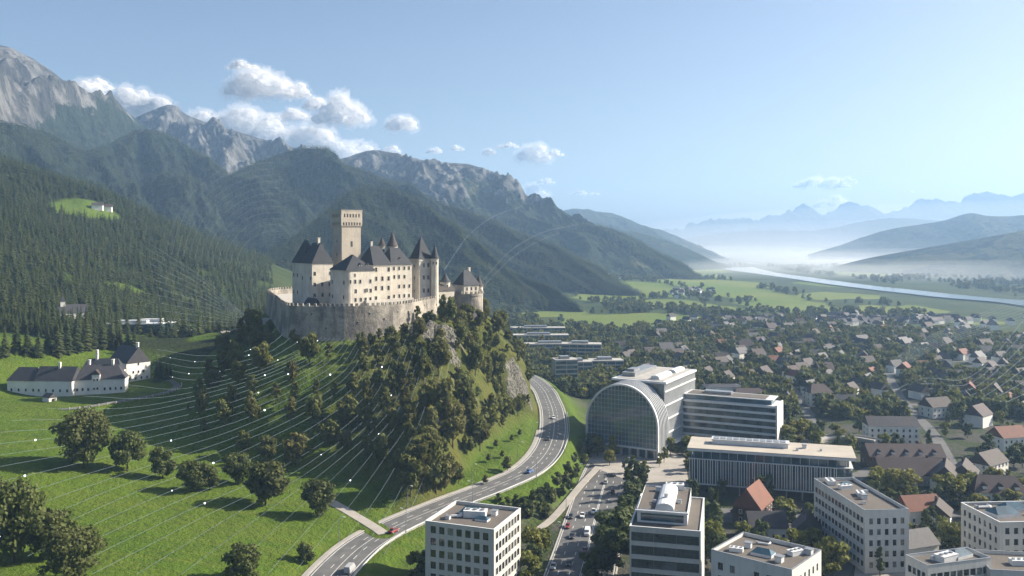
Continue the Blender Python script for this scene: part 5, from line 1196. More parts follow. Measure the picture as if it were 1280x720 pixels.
house(903,497,24,13,8,1.2,'white_plaster','grey_metal' if False else 'dark_tile',3,'pale block with shallow dark roof just behind the slab tower',2,5)
house(1048,512,20,9,5,4.5,'concrete','dark_tile',-4,'long dark roofed house right of the white cube house',1)
house(1170,520,16,11,6.5,4.8,'white_plaster','brown_tile',20,'white house with brown roof on the wooded rise right of the white town house',2)
house(1260,560,16,11,6.5,4.8,'white_plaster','red_tile',15,'red roofed house among trees at the right edge of town',2)
# pale apartment terraces left of the arched hall
def terrace_block(px, py, L, D, nf, rz, label):
    p = P(px, py, 0); o = thing('apartment_block', label, 'apartment block', (p[0], p[1], 0), R(rz)); HOUSES.append((p[0], p[1], L*.6)); h = 3.1*nf
    m = MB(); m.box(-L/2+.3, L/2-.3, -D/2+.3, D/2-.3, -1, h-.3); m.build('glass_body', M['blue_glass'], o)
    for k in range(nf+1): m = MB(); m.box(-L/2, L/2, -D/2, D/2, 3.1*k-.55, 3.1*k+.5); m.build('floor_band', M['concrete'], o)
    m = MB()
    for k in range(int(L/6)+1): x = -L/2+.2+(L-.4)*k/int(L/6); m.box(x-.2, x+.2, -D/2+.05, D/2-.05, -1, h)
    m.build('pier', M['concrete'], o); m = MB(); m.box(-L/4, L/6, -D/4, D/4, h+.5, h+2.5); m.build('roof_plant', M['grey_metal'], o); FP.append((o.matrix_world.inverted(), 0, 0, 0, 0))
terrace_block(690,442,52,14,3,4,'long pale apartment terrace nearest the foot of the rock')
terrace_block(676,430,56,14,3,2,'long pale apartment terrace second from the foot of the rock')
terrace_block(672,420,60,14,3,0,'farthest long pale apartment terrace beside the castle rock')
terrace_block(727,452,34,15,5,-6,'short pale apartment block right of the terraces')
terrace_block(706,488,16,12,7,10,'narrow white apartment tower left of the arched hall')
terrace_block(722,478,20,12,5,6,'small white apartment block just behind the arched hall')
terrace_block(757,470,26,14,4,5,'low pale apartment block between trees left of the slab tower')
# houses of the valley town
VP = []
for k, (L, W, H, rh, wl_, rf) in enumerate([(12,9,5.5,5,'white_plaster','brown_tile'),(11,9,5.5,4.6,'white_plaster','red_tile'),(13,9,5.2,5.2,'white_plaster','dark_tile'),(12,10,6,5,'white_plaster','maroon_tile')]):
    VP.append(house_proto(L, W, H, rh, wl_, rf, False, False, 'town_house', 2))
VL = ['brown', 'red', 'dark grey', 'maroon']
nv = 0; tries = 0
def town_density(px, py):
    d = .0
    for cx, cy, rx, ry, w_ in [(880,452,110,11,1),(960,466,90,12,1),(1010,480,60,14,.5),(1090,430,200,14,.6),(1000,418,180,6,.5),(1200,440,110,25,.6),(830,462,40,10,.6),(1220,490,70,30,.4),(1130,480,80,25,.35),(900,432,70,8,.35)]:
        d = max(d, w_*math.exp(-((px-cx)/rx)**2-((py-cy)/ry)**2))
    return d
while nv < 190 and tries < 20000:
    tries += 1; px = random.uniform(760, 1310); py = random.uniform(408, 540)
    if random.random() > town_density(px, py): continue
    x, y, _ = P(px, py, 0)
    if any((x-a)**2+(y-b)**2 < (c+8)**2 for a, b, c in HOUSES) or inside_fp(x, y, 8) or field_mask(np.array([x]), np.array([y]))[0] > .3 or on_street(x, y, 5.5): continue
    k = random.choice([0, 0, 0, 0, 2, 2, 2, 3, 3, 1]); s = random.uniform(.75, 1.1)
    nearb = 'nearer' if py > 452 else 'farther'
    put(VP[k], (x, y, land1(x, y)), R(random.choice([10, 100, 35, 60])+random.uniform(-15, 15)), s, f'small pale house with {VL[k]} roof in the {nearb} part of the valley town', f'{nearb} {VL[k]} roofed valley houses'); HOUSES.append((x, y, 7)); nv += 1
# far hamlets: houses of a few pixels
ham = MB(); hr = random.Random(5)
for cx, cy, rx, ry, n in [(800,338,45,4,46),(740,345,30,3,14),(860,366,20,4,18),(1100,404,150,6,90),(950,405,90,5,40),(700,360,20,3,8),(1180,402,50,3,14)]:
    for _ in range(n):
        px = hr.gauss(cx, rx*.6); py = hr.gauss(cy, ry*.6)
        if py < 322: continue
        h = hit(px, py, 850, 3200)
        if not h: continue
        x, y, z = h; a = hr.uniform(0, 3); c, s_ = math.cos(a), math.sin(a); k0 = len(ham.v); ham.box(-5, 5, -4, 4, -1, 5, 0); ham.hip(-5, 5, -4, 4, 5, 9, 0, .4, hr.choice([1, 2, 2])); z = land1(x, y)
        for i in range(k0, len(ham.v)): v = ham.v[i]; ham.v[i] = (x+v[0]*c-v[1]*s_, y+v[0]*s_+v[1]*c, z+v[2])
tag(ham.build('far_hamlets', [M['white_plaster'], M['brown_tile'], M['dark_tile']]), kind='stuff')
# alp farm on the clearing and chalets of the forest edge
for px, py, L, lb in [(122,262,12,'white chalet on the bright clearing of the forested slope'),(135,264,9,'small barn beside the white chalet on the clearing')]:
    h = hit(px, py, 500, 1400)
    if h:
        o = house_proto(L, 8, 5, 3.4, 'white_plaster', 'brown_tile', False, False, 'chalet', 2); o.location = (h[0], h[1], land1(h[0], h[1])); o.rotation_euler = (0,0,.3); o['label'] = lb
for px, py, L, lb in [(98,402,17,'white house with a slim spire half hidden by conifers above the farmhouse')]:
    h = hit(px, py, 480, 1000)
    if h:
        o = house_proto(L, 10, 7, 5, 'white_plaster', 'dark_tile', True, False, 'chalet', 2); o.location = (h[0], h[1]-8, land1(h[0], h[1]-8)); o.rotation_euler = (0,0,.5); o['label'] = lb
        m = MB(); m.box(-7.2, -4.4, -1.4, 1.4, 0, 14); t_ = m.build('bell_tower', M['white_plaster'], o); m = MB(); m.hip(-7.2, -4.4, -1.4, 1.4, 14, 19, None, .2); m.build('spire', M['dark_tile'], t_)
for px, py, L, rz, lb in [(166,413,40,5,'low pale blue-white hall on the saddle left of the castle'),(190,411,30,-4,'shorter low white hall at the right on the saddle left of the castle')]:
    h = hit(px, py, 480, 900)
    if h:
        o = thing('saddle_hall', lb, 'hall', (h[0], h[1], land1(h[0], h[1])), R(rz)); m = MB(); m.box(-L/2, L/2, -5, 5, -2, 4.4); m.build('wall', M['blue_glass'], o); m = MB(); m.box(-L/2-.6, L/2+.6, -5.6, 5.6, 4.4, 4.9); m.box(-L/4, L/4, -3, 3, 4.9, 7); m.build('roof', M['white_metal'], o)

# ------------------------------------------------------------------ trees of the town
KP = [tree_proto('street_tree', 'tree', 9, 3.2, 1.4, 'leaf_city', 22, 60, .42, 81, r=.2), tree_proto('street_tree', 'tree', 11, 3.0, 1.5, 'leaf_city', 22, 60, .42, 82, 'cone', r=.22),
      tree_proto('street_tree', 'tree', 10, 3.8, 1.2, 'leaf_city', 24, 60, .45, 83, r=.22), tree_proto('park_tree', 'tree', 11, 3.6, 1.0, 'leaf_dark', 24, 60, .46, 84, r=.24), tree_proto('park_tree', 'tree', 12, 2.6, .8, 'leaf_dark', 22, 60, .42, 85, 'cone', r=.22)]
KH = [9, 11, 10, 11, 12]
tpl = []
def ctree(x, y, h, k, label, grp, wr=1.0):
    s = h/KH[k]; put(KP[k], (x, y, land1(x, y)-.1), random.uniform(0, 6), (s*wr, s*wr, s), label, grp); tpl.append((x, y, h*.32*wr))
EX = [(765,574,34,1,1),(762,582,22,0,1),(784,592,20,3,1),(747,570,26,2,1),(738,566,24,3,1),(838,568,24,0,1),(846,558,30,2,1),(830,578,22,1,1),(824,584,20,1,.9),(855,548,28,0,1),(706,494,20,3,1),(720,498,26,3,1),(863,520,34,3,1.2),
      (790,610,44,4,1),(798,618,40,3,1),(805,606,34,1,1),(785,626,44,4,1),(792,640,40,3,1.2),(758,690,40,3,1.3),(770,700,60,3,1.3),(775,680,50,3,1.2),(765,716,56,3,1.3),(752,724,44,3,1),(782,660,40,3,1.2),(740,730,40,3,1.2),
      (664,705,48,2,.9),(674,700,40,0,1),(668,722,40,3,1),(682,690,30,3,.9),(660,728,40,2,1.2),(520,724,36,2,1),(535,728,40,3,1),(551,724,44,3,1),
      (890,630,20,3,1),(896,650,40,4,.9),(890,672,46,3,1),(898,690,30,0,1),(900,668,34,4,.8),(880,648,24,3,1),
      (980,655,34,2,1.25),(972,664,24,0,1),(990,660,22,3,1),(970,640,18,3,1),(1042,722,52,2,1.1),(1034,716,40,0,1),(1050,708,30,0,1),(1023,640,20,3,1),(1020,655,24,3,1),(1060,664,30,3,1.2),(1068,676,34,3,1),(1052,660,26,3,1),
      (1090,692,40,2,1),(1086,716,46,4,1.1),(1100,720,40,4,1),(1118,700,36,3,1),(1115,680,30,2,1.1),(1128,676,30,2,1),(1096,672,20,0,1),(1158,680,48,4,1),(1166,672,44,4,1.1),(1186,684,34,2,1.2),(1178,668,24,2,1),(1195,690,24,0,1),
      (1108,624,34,2,1),(1118,618,34,2,1.1),(1130,628,44,2,1.2),(1140,634,30,0,1),(1098,606,26,0,1),(1122,640,26,3,1),(1182,630,40,2,1.2),(1196,634,38,2,1.1),(1206,628,40,0,1.1),(1172,636,30,3,1),(1216,618,30,2,1),(1160,644,30,3,1),(1224,640,24,2,1),(1265,640,30,2,1.1),(1274,630,34,0,1),
      (985,560,30,2,1.1),(998,556,34,2,1),(1008,548,26,0,1),(975,555,22,0,1),(1050,556,22,0,1),(1062,566,24,2,1),(1044,548,20,2,1)]
names = {0: 'yellow-green', 1: 'yellow-green', 2: 'yellow-green', 3: 'dark green', 4: 'dark green'}
for px, py, hp, k, wr in EX:
    x, y, z = hit(px, py, 200, 700) or P(px, py, 0)
    if inside_fp(x, y, .5): continue
    zone = 'around the glass hall and highway' if px < 830 else ('between the office blocks and small houses' if py > 600 else 'beside the ribbon building')
    ctree(x, y, hp*y/F, k, f'{names[k]} tree standing {zone}', f'{names[k]} trees {zone}', wr)
tries = 0
while len(tpl) < 250 and tries < 9000:
    tries += 1; px = random.uniform(860, 1320); py = random.uniform(492, 716)
    x, y, _ = P(px, py, 0)
    if inside_fp(x, y, 3.5) or on_road(x, y) or any((x-a)**2+(y-b)**2 < (c+2.5)**2 for a, b, c in HOUSES): continue
    if any((x-a)**2+(y-b)**2 < (c+1.6)**2 for a, b, c in tpl) or on_street(x, y, 1.5): continue
    if 850 < px < 1080 and 628 < py < 660: continue
    if 1030 < px < 1066 and py > 650: continue
    k = random.choice([0, 1, 2, 2, 3, 3, 3, 4]); h = random.uniform(5.5, 12)
    zone = 'on the built up slope at the right of the town' if px > 1060 else 'among the houses behind the offices'
    ctree(x, y, h, k, f'{names[k]} tree {zone}', f'{names[k]} trees {zone}')
# woods and hedgerows of the valley floor: nobody could count them
def low_tree(name, seed, mat): return bare(name, crown(name, 10, 4.2, .2, M[mat], 9, 22, 1.0, seed))
WT = [low_tree('wood_tree', 91, 'leaf_dark'), low_tree('wood_tree', 92, 'leaf'), low_tree('wood_tree', 93, 'leaf_hill'), low_tree('wood_tree', 94, 'leaf_city')]
N = 60000; yy = 520*(3600/520)**RNG.uniform(0, 1, N); tt_ = RNG.uniform(-.16, .66, N); xx = yy*tt_
z_, a_ = land(xx, yy, True); wmk = fbm(xx/140+5, yy/200, 4)+.35*fbm(xx/40, yy/60, 3); fmk = field_mask(xx, yy); edge = (fmk > .05) & (fmk < .6)
ok = ((wmk > np.where(yy > 1150, .06, -.02)) | edge | ((yy < 1000) & (wmk > -.3))) & (fmk < .6) & (a_['rv'] > np.where(xx < 815, 230, 110)) & (a_['right'] > 18) & (a_['hill'] < .1) & ((yy > 585) | ((xx > 150))) & (RNG.uniform(0, 1, N) < np.where(yy > 1000, .5, .52))
hx = np.array([(a, b, c) for a, b, c in HOUSES]+[(f[0].inverted().translation.x, f[0].inverted().translation.y, 2) for f in FP])
near_h = np.zeros(N, bool)
for a, b, c in hx: near_h |= ((xx-a)**2+(yy-b)**2 < (c*.6+2.6)**2)
infp = np.array([inside_fp(a, b, 4) if c < 640 else False for a, b, c in zip(xx, yy, yy)])
st_ = np.full(N, 1e9)
for s__ in STREETS: st_ = np.minimum(st_, seg_dist(xx, yy, s__[::2])[0])
ok &= (st_ > 7.5)
ok &= ~near_h & ~infp & ~((xx > -40) & (xx < 110) & (yy < 640) & (xx-yy*.13 < 20) & (yy < 560))
p_ = np.stack([xx, yy, z_-.2], 1)[ok]; kd = np.where(RNG.uniform(0, 1, ok.sum()) < .25, 0, RNG.integers(1, 4, ok.sum())); kd = np.where((p_[:,1] > 1000) & (kd == 3), 0, kd).astype(float)
scatter('valley_woods', WT, p_, RNG.uniform(.55, 1.15, len(p_))*(1+.25*sstep(900, 2200, p_[:,1])), kd)
# ------------------------------------------------------------------ viaduct, cars, lamps
vp = spline([P(1010,556,3.0),P(1026,549,4.0),P(1048,546,4.6),P(1070,547,4.6),P(1094,551,4.0)], 10)
via = thing('viaduct', 'curved pale road viaduct on short piers behind the fin building', 'viaduct', tuple(vp[0])); vl = vp-vp[0]
mb = MB(); strip('', vl, -3.2, 3.2, None, 0, m=mb, thick=.9); mb.build('deck', M['concrete'], via)
for sgn in (-1, 1): mb = MB(); strip('', vl, sgn*3.2-.15, sgn*3.2+.15, None, .9, m=mb, thick=.95); mb.build('parapet', M['stone'], via)
mb = MB(); mb.cone(0, 0, .6, -7, .6, -.5, 10); pme = mb.mesh('pier', [M['concrete']])
for k in range(3, len(vl)-2, 7): link('pier', pme, via, tuple(vl[k]))
sr = [h for h in (hit(px, py, 450, 800) for px, py in [(175,414),(200,413),(225,412.5),(250,412),(275,412),(300,411),(318,409),(330,405),(338,398)]) if h]
sr = spline([(a, b, land1(a, b)+.12) for a, b, c in sr], 6); sr[:,2] = land_fast(sr[:,0], sr[:,1])+.25; strip('saddle_road', sr, -3.6, 3.6, M['paving'], 0, thick=.6)
def paint(name, c): t = NT(name); n = t.noise(3, 3, .5, t.pos('Object')); return t.done(t.mix(.25, c, t.mix(n, tuple(x*.6 for x in c), tuple(min(1, x*1.2) for x in c))), .3, .5)
PAINT = {'white': paint('white_car_paint', (.68,.68,.67)), 'dark': paint('dark_car_paint', (.025,.027,.032)), 'blue': paint('blue_car_paint', (.05,.12,.32)), 'red': paint('red_car_paint', (.22,.022,.018)), 'silver': paint('silver_car_paint', (.36,.37,.38))}
def lamp_mat(name, c): t = NT(name); return t.done(c, .25, .5)
M['headlight'] = lamp_mat('headlight_glass', (.75,.75,.72)); M['taillight'] = lamp_mat('taillight_glass', (.35,.02,.015)); M['rubber'] = lamp_mat('tyre_rubber', (.018,.018,.018))
def loft(secs, name, mat, parent):             # secs: (x, half width, z0, z1)
    m = MB(); ring = lambda x, w_, a, b: [(x,-w_,a),(x,w_,a),(x,w_*1.02,(a+b)/2),(x,w_*.86,b),(x,-w_*.86,b),(x,-w_*1.02,(a+b)/2)]
    rs = [ring(*s) for s in secs]
    for a, b in zip(rs[:-1], rs[1:]):
        for i in range(6): j = (i+1) % 6; m.face([a[i], b[i], b[j], a[j]][::-1])
    m.face(rs[0]); m.face(rs[-1][::-1]); o = m.build(name, mat, parent, True); return o
def car_proto(col, van=False):
    root = thing('parked_car' if False else 'car', 'car', 'car')
    if van:
        loft([(-2.6,.9,.35,1.9),(-2.5,.98,.3,2.15),(1.5,.98,.3,2.15),(2.0,.96,.3,1.5),(2.6,.9,.35,1.1)], 'body', PAINT[col], root); m = MB(); m.box(1.45, 1.9, -.8, .8, 1.25, 1.95); m.build('windscreen', M['old_glass'], root); x1 = 1.6
    else:
        loft([(-2.2,.72,.4,.85),(-2.1,.86,.3,.95),(-1.2,.9,.28,1.0),(.9,.9,.28,.95),(1.9,.86,.3,.85),(2.2,.7,.4,.7)], 'body', PAINT[col], root)
        loft([(-1.75,.70,.9,1.0),(-1.15,.76,.9,1.42),(.1,.76,.9,1.45),(1.05,.70,.88,.95)], 'cabin_glass', M['old_glass'], root)
        m = MB(); m.box(-1.05, .12, -.62, .62, 1.43, 1.48); m.build('roof_panel', PAINT[col], root)
    w_ = MB()
    for k in range(12):
        a, b = 2*PI*k/12, 2*PI*(k+1)/12; c = lambda q, y: (.33*math.cos(q), y, .33*math.sin(q)); w_.face([c(a,-.12),c(b,-.12),c(b,.12),c(a,.12)], 0); w_.face([c(a,-.12),c(b,-.12),(0,-.13,0)], 1); w_.face([c(b,.12),c(a,.12),(0,.13,0)], 1)
    wm = w_.mesh('wheel', [M['rubber'], M['grey_metal']])
    for x in (-1.35, 1.4):
        for y in (-.82, .82): link('wheel', wm, root, (x, y, .33))
    f = 2.5 if van else 2.08
    for nm, x in (('headlight', f), ('taillight', -f-.02)):
        for y in (-.6, .6): m = MB(); m.box(x-.1, x+.1, y-.16, y+.16, .62, .8); m.build(nm, M[nm], root)
    return root
CARP = {}
def car(c, t_off, t_dist, col, label, rev=False, van=False):
    c = np.array(c); s = np.append(0, np.cumsum(np.linalg.norm(np.diff(c[:, :2], axis=0), axis=1))); p = [np.interp(t_dist, s, c[:, k]) for k in range(3)]; q = [np.interp(t_dist+1, s, c[:, k]) for k in range(2)]
    d = np.array([q[0]-p[0], q[1]-p[1]]); d /= np.linalg.norm(d); loc = (p[0]+d[1]*t_off, p[1]-d[0]*t_off, p[2]+.03); rz = math.atan2(d[1], d[0])+(PI if rev else 0); place_car(loc, rz, col, label, van)
def place_car(loc, rz, col, label, van=False):
    k = (col, van)
    if k not in CARP: CARP[k] = car_proto(col, van)
    put(CARP[k], loc, rz, 1.0, label)
def near_on(c, px, py, z):
    x, y, _ = P(px, py, z); c = np.array(c); i = np.argmin(np.hypot(c[:,0]-x, c[:,1]-y)); s = np.append(0, np.cumsum(np.linalg.norm(np.diff(c[:, :2], axis=0), axis=1)))
    i2 = min(i, len(c)-2); d = c[i2+1,:2]-c[i2,:2]; d /= np.linalg.norm(d); off = (x-c[i,0])*d[1]-(y-c[i,1])*d[0]; return s[i]+(x-c[i,0])*d[0]+(y-c[i,1])*d[1], off
for c, z, items in ((hw_c, 0, [(728,646,'white','white car in the left lane beside the footpath end'),(742,641,'white','white car ahead in the middle lane of the highway'),(709,647,'dark','dark car at the left kerb beside the footpath'),(703,659,'red','dark red car turning in at the left edge of the highway'),(715,672,'dark','dark car in the tree shadow on the left lanes'),(734,668,'white','white van in the tree shadow on the highway','van'),
        (691,710,'silver','silver car at the bottom left of the highway'),(711,706,'dark','black car at the bottom of the highway'),(731,690,'red','red car in the right lanes beside the tall dark trees'),(766,616,'dark','dark car in the right lane farther up the highway'),(757,604,'silver','silver car far up the highway near the plaza')]),
      (road_c, 8, [(662,595,'blue','blue car on the bend of the hill road'),(685,556,'dark','dark car on the straight below the rock face'),(492,659,'red','red car on the hill road above the meadow bend'),(440,704,'silver','silver van at the bottom of the hill road','van'),(692,530,'white','white car far up the hill road')])):
    for it in items:
        s_, off = near_on(c, it[0], it[1], z); lim = 9.3 if c is hw_c else 4.6; off = max(-lim, min(lim, off)); car(c, off, s_, it[2], it[3], rev=off < 0, van=len(it) > 4)
for px, py, col, rz, lb in [(807,589,'white',.2,'white car waiting on the plaza before the glass hall'),(764,596,'dark',.1,'dark car parked by the lawn island below the glass hall'),(1068,694,'silver',.1,'silver car in the car park behind the tall dark conifers'),(1062,700,'dark',.2,'dark car in the car park beside the silver car'),(1075,706,'white',.1,'white car in the car park nearest the conifers'),(920,641,'dark',.1,'dark car on the street in front of the fin building')]:
    p = P(px, py, 0); place_car((p[0], p[1], .03), rz, col, lb)
def lamp_proto():
    root = thing('street_lamp', 'lamp', 'street lamp'); m = MB(); m.tube([(0,0,-.3),(0,0,4),(0,0,8.2)], [.14,.10,.07], 6); m.build('pole', M['grey_metal'], root); m = MB(); m.tube([(0,0,8.1),(.6,0,8.5),(1.7,0,8.6)], .06, 5); m.build('arm', M['grey_metal'], root); m = MB(); m.box(1.5, 2.4, -.16, .16, 8.5, 8.68); m.build('lamp_head', M['white_metal'], root); return root
LP_ = lamp_proto()
for c, off, ds, where in ((road_c, -8.8, (60,95,130,170,210), 'on the meadow side of the hill road'), (road_c, 7.8, (75,112,150,190,230), 'on the outer side of the hill road'), (hw_c, -11.9, (70,110,150), 'along the left kerb of the highway'), (hw_c, 11.6, (90,130,165), 'along the right kerb of the highway')):
    s = np.append(0, np.cumsum(np.linalg.norm(np.diff(c[:, :2], axis=0), axis=1)))
    for t_ in ds:
        p = [np.interp(t_, s, c[:, k]) for k in range(3)]; q = [np.interp(t_+1, s, c[:, k]) for k in range(2)]; d = np.array([q[0]-p[0], q[1]-p[1]]); d /= np.linalg.norm(d)
        x, y = p[0]+d[1]*off, p[1]-d[0]*off; put(LP_, (x, y, land1(x, y)), math.atan2(d[1], d[0])+(PI/2 if off > 0 else -PI/2), 1.0, f'slim grey street lamp {where}', f'street lamps {where}')
# guard rail on the outer bend of the hill road
gr = thing('guard_rail', 'steel guard rail along the outer edge of the hill road bend', 'guard rail', tuple(road_c[0])); cc = road_c[6:120]; d = np.gradient(cc[:, :2], axis=0); d /= np.linalg.norm(d, axis=1)[:, None]; go = cc.copy(); go[:,0] += d[:,1]*7.6; go[:,1] -= d[:,0]*7.6; go -= road_c[0]
m = MB(); strip('', go, -.05, .05, None, .95, m=m, thick=.35); m.build('rail', M['white_metal'], gr); m = MB(); m.box(-.07,.07,-.07,.07,-.6,.7); pme = m.mesh('post', [M['grey_metal']])
s = np.append(0, np.cumsum(np.linalg.norm(np.diff(go[:, :2], axis=0), axis=1)))
for t_ in np.arange(0, s[-1], 4.0)[:100]: link('post', pme, gr, tuple(np.interp(t_, s, go[:, k]) for k in range(3)))

# ------------------------------------------------------------------ clouds
def cloud_mesh(w_, h_, seed, puffs):
    rng = np.random.default_rng(seed); bm = bmesh.new()
    for k in range(puffs):
        u = rng.uniform(-1, 1); env = max(.12, 1-abs(u)**1.6); r = h_*rng.uniform(.22, .5)*(.45+.55*env)
        x = u*w_*.5; z = rng.uniform(0, 1)**1.3*h_*env*.75+r*.25; y = rng.uniform(-.5, .5)*w_*.35*env
        bmesh.ops.create_icosphere(bm, subdivisions=2, radius=r, matrix=Matrix.Translation((x, y, z)) @ Matrix.Diagonal((rng.uniform(1, 1.5), 1.1, rng.uniform(.65, .9), 1)))
    me = bpy.data.meshes.new('cloud_puffs'); bm.to_mesh(me); bm.free(); o = bpy.data.objects.new('cloud_puffs', me); C.objects.link(o)
    md = o.modifiers.new('r', 'REMESH'); md.mode = 'VOXEL'; md.voxel_size = max(w_, h_*2)/70
    dg = bpy.context.evaluated_depsgraph_get(); me2 = bpy.data.meshes.new_from_object(o.evaluated_get(dg)); bpy.data.objects.remove(o); return me2
def displaced(me, a, amp, sc, seed, inset):
    n = len(me.vertices); co = np.empty(n*3, np.float32); me.vertices.foreach_get('co', co); co = co.reshape(-1, 3).astype(float); no = np.empty(n*3, np.float32); me.vertices.foreach_get('normal', no); no = no.reshape(-1, 3)
    f = .6*ridged(co[:,0]/sc+seed, (co[:,2]+co[:,1]*.7)/sc, 4)+.4*fbm(co[:,0]/sc*2+seed, co[:,2]/sc*2-co[:,1]/sc, 3)
    m2 = me.copy(); m2.vertices.foreach_set('co', (co+no*(f*amp-inset)[:, None]).astype(np.float32).ravel()); m2.polygons.foreach_set('use_smooth', np.ones(len(m2.polygons), bool)); m2.update(); return m2
t = NT('cloud_white'); t.done((.93,.93,.94), 1.0, 0.0); M['cloud'] = t.m
tl = t.add('ShaderNodeBsdfTranslucent'); tl.inputs['Color'].default_value = (.95,.95,.96,1); mx = t.add('ShaderNodeMixShader'); mx.inputs[0].default_value = .68; t.lk(t.b.outputs[0], mx.inputs[1]); t.lk(tl.outputs[0], mx.inputs[2]); t.lk(mx.outputs[0], t.out.inputs['Surface'])
def vapour(name, dens, an=.2):
    t = NT(name); t.n.remove(t.b); v = t.add('ShaderNodeVolumePrincipled'); v.inputs['Color'].default_value = (.97,.98,1,1); v.inputs['Density'].default_value = dens; v.inputs['Anisotropy'].default_value = an; t.lk(v.outputs[0], t.out.inputs['Volume']); return t.m
M['vapour'] = vapour('cloud_vapour', .0022)
CL = [(110,112,70,24,9),(165,118,60,26,9),(195,130,60,22,8),(150,135,110,30,12),(120,104,50,16,6),(325,100,90,34,14),(303,80,44,12,5),(372,112,34,18,6),(425,136,74,32,12),(255,152,60,26,9),(300,150,66,34,11),(340,166,70,36,11),(390,172,64,34,10),(420,186,70,30,10),(330,185,120,24,10),(395,128,34,16,6),(350,104,40,18,7),(445,190,70,28,9),(270,148,80,20,8),(360,140,60,18,6),(490,187,28,12,4),(502,151,40,20,7),(544,187,22,8,4),(572,184,18,8,4),(611,188,18,11,4),(634,181,34,8,5),(668,188,40,24,7),(694,190,24,10,4),(680,226,34,8,4),(660,238,60,16,6),(731,240,42,7,5),(1030,227,84,15,9),(1058,224,30,9,4),(1042,252,60,14,7),(1136,239,18,4,3)]
for i, (px, py, wp, hp, n) in enumerate(CL):
    d = 12500+i*90; k = d/F; x, y, z = PD(px, py+hp*.5, d); me = cloud_mesh(wp*k*.9, hp*k*.92, 200+i, n*4+6)
    where = ['over the rocky summit', 'behind the middle peaks', 'above the castle keep', 'over the rear ridge', 'over the far valley'][0 if px < 240 else 1 if px < 400 else 2 if px < 520 else 3 if px < 800 else 4]
    size = 'large billowing' if wp > 100 else 'mid-sized puffy' if wp > 38 else 'small wispy'
    r_ = thing('cloud', f'{size} white cumulus cloud {where}', 'cloud', (x, y, z), 0, f'{size} clouds {where}')
    b = hp*k
    m1 = displaced(me, 0, b*.16, b*.5, i*3.1, b*.12); m1.materials.clear(); m1.materials.append(M['cloud']); link('core', m1, r_)
    m2 = displaced(me, 0, b*.42, b*.26, i*3.1+9, -b*.02); m2.materials.clear(); m2.materials.append(M['vapour']); link('fringe', m2, r_)
# mist lying on the far valley floor
M['mist'] = vapour('valley_mist', 2.6e-4, .4); M['mist_thin'] = vapour('thin_mist', .7e-4, .4)
for px, d, rx, ry, rz_ in [(925,5200,1500,1300,190),(930,5300,1450,1200,155),(900,5600,1100,1100,58),(940,4900,1300,1000,125),(960,5000,1300,1000,95),(1080,4300,1400,800,90),(1060,5400,1500,900,75),(1000,4600,1300,900,38),(1100,3300,1300,500,26),(1180,3500,1000,450,48),(1180,3900,900,500,60),(1250,3700,900,400,35),(960,4000,650,500,22),(985,3300,700,420,26),(1010,2900,520,300,18),(1190,2500,800,330,22),(1130,2750,900,420,34),(1240,2350,500,300,40),(1330,7600,4400,2700,430),(1150,6400,2600,1500,250)]:
    bm = bmesh.new(); bmesh.ops.create_icosphere(bm, subdivisions=4, radius=1, matrix=Matrix.Diagonal((rx, ry, rz_, 1))); me = bpy.data.meshes.new('mist'); bm.to_mesh(me); bm.free(); me.materials.append(M['mist_thin' if rz_ > 70 else 'mist'])
    tag(link('valley_mist', me, None, (X_at(px, d), d, 12)), kind='stuff')

# ------------------------------------------------------------------ threads of light draped over the land
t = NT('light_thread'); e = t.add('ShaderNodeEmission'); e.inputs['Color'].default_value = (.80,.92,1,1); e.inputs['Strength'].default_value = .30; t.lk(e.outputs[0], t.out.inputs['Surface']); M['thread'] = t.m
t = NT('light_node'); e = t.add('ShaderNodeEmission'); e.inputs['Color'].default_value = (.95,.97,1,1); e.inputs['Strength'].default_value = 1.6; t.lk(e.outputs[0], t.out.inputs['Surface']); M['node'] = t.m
KEY = [[(196,440),(250,448),(305,444),(332,428),(346,414)],[(190,470),(250,480),(330,462),(375,442),(398,426)],[(0,535),(130,528),(270,500),(372,462),(420,428)],[(0,595),(140,566),(300,525),(410,470),(446,428)],[(0,690),(150,622),(310,560),(430,495),(474,428)],[(100,725),(240,655),(372,590),(466,515),(505,428)],[(330,725),(405,640),(456,580),(505,520),(532,445)],[(480,700),(512,645),(534,590),(548,530),(562,455)]]
KEY = np.array(KEY, float); nl = 30; lines = []
for i in range(nl):
    q = i/(nl-1)*(len(KEY)-1); a = int(min(q, len(KEY)-2)); f = q-a; kk = KEY[a]*(1-f)+KEY[a+1]*f; c2 = spline([(*p, 0) for p in kk], 9)[:, :2]; pts = []
    for px, py in c2:
        h = hit(px, py, 180, 700)
        if h and not (pts and math.dist(h, pts[-1]) > 60): pts.append((h[0], h[1], land1(h[0], h[1])+1.6))
    if len(pts) > 8: lines.append(pts)
def thread(pts, r, label, grp):
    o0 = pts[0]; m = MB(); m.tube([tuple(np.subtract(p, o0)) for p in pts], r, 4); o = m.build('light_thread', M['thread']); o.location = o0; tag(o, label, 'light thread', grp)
def smooth(pts, n=4): return [tuple(p) for p in spline([tuple(p) for p in pts], n)]
for pts in lines: thread(smooth(pts[::2], 3), .03, 'thin glowing thread draped over the meadow towards the castle rock', 'glowing threads over the meadow')
bm = bmesh.new(); bmesh.ops.create_icosphere(bm, subdivisions=2, radius=.36); nme = bpy.data.meshes.new('light_node'); bm.to_mesh(nme); bm.free(); nme.materials.append(M['node'])
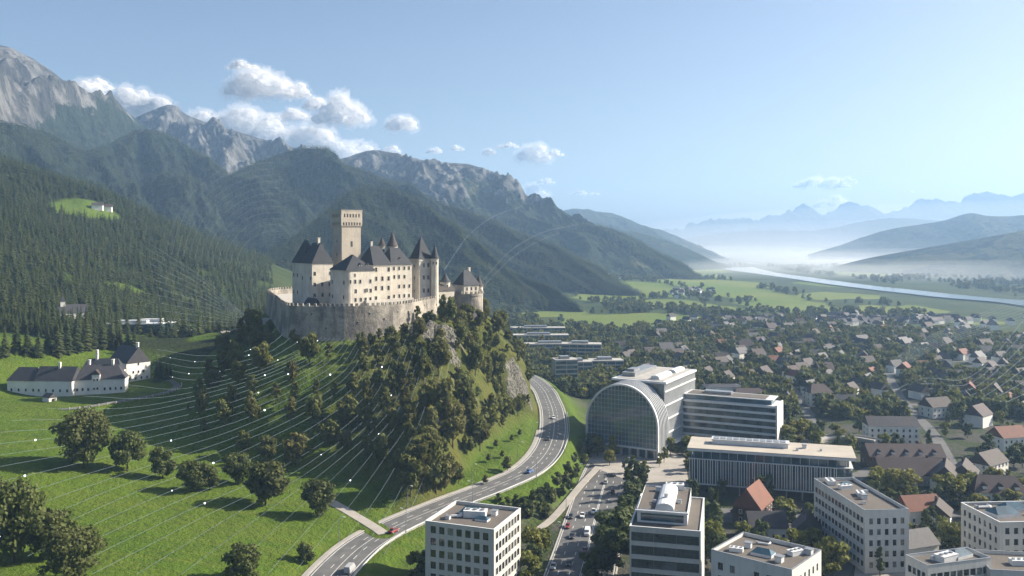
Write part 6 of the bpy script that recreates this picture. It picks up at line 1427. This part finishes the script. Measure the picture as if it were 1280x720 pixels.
for i in range(46):
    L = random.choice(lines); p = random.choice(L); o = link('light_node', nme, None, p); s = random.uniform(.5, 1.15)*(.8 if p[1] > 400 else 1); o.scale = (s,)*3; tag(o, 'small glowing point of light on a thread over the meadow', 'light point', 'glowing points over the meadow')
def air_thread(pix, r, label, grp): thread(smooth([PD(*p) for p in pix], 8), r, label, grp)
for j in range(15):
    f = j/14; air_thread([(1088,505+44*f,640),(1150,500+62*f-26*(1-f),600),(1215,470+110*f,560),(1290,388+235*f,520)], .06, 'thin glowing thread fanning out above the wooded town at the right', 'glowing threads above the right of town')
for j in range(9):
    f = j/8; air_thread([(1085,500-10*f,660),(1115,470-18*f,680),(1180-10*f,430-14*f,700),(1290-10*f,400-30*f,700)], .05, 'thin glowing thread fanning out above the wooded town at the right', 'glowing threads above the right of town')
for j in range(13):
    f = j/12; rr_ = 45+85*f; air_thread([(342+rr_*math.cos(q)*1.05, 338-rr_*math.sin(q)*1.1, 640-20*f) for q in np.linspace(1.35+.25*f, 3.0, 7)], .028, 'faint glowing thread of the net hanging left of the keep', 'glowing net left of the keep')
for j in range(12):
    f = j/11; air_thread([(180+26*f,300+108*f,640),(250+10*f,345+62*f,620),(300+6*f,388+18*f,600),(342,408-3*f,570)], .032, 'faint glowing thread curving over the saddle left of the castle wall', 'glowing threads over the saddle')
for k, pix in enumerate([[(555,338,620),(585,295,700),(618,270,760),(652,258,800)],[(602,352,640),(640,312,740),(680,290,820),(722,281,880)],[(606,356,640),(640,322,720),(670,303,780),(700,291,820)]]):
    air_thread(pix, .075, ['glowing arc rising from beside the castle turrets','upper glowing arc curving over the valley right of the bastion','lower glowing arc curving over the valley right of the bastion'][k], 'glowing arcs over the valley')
# ------------------------------------------------------------------ air
def haze_box():
    mb = MB(); mb.box(-9800, 10800, -60, 10600, -14, 760); o = mb.mesh('haze', [])
    t = NT('haze_air'); t.n.remove(t.b); v = t.add('ShaderNodeVolumePrincipled'); v.inputs['Color'].default_value = (.42,.66,1,1)
    v.inputs['Density'].default_value = 1.2e-4; v.inputs['Anisotropy'].default_value = .25; t.lk(v.outputs[0], t.out.inputs['Volume'])
    o.materials.append(t.m); ob = link('haze', o); tag(ob, kind='stuff'); return ob
haze_box()
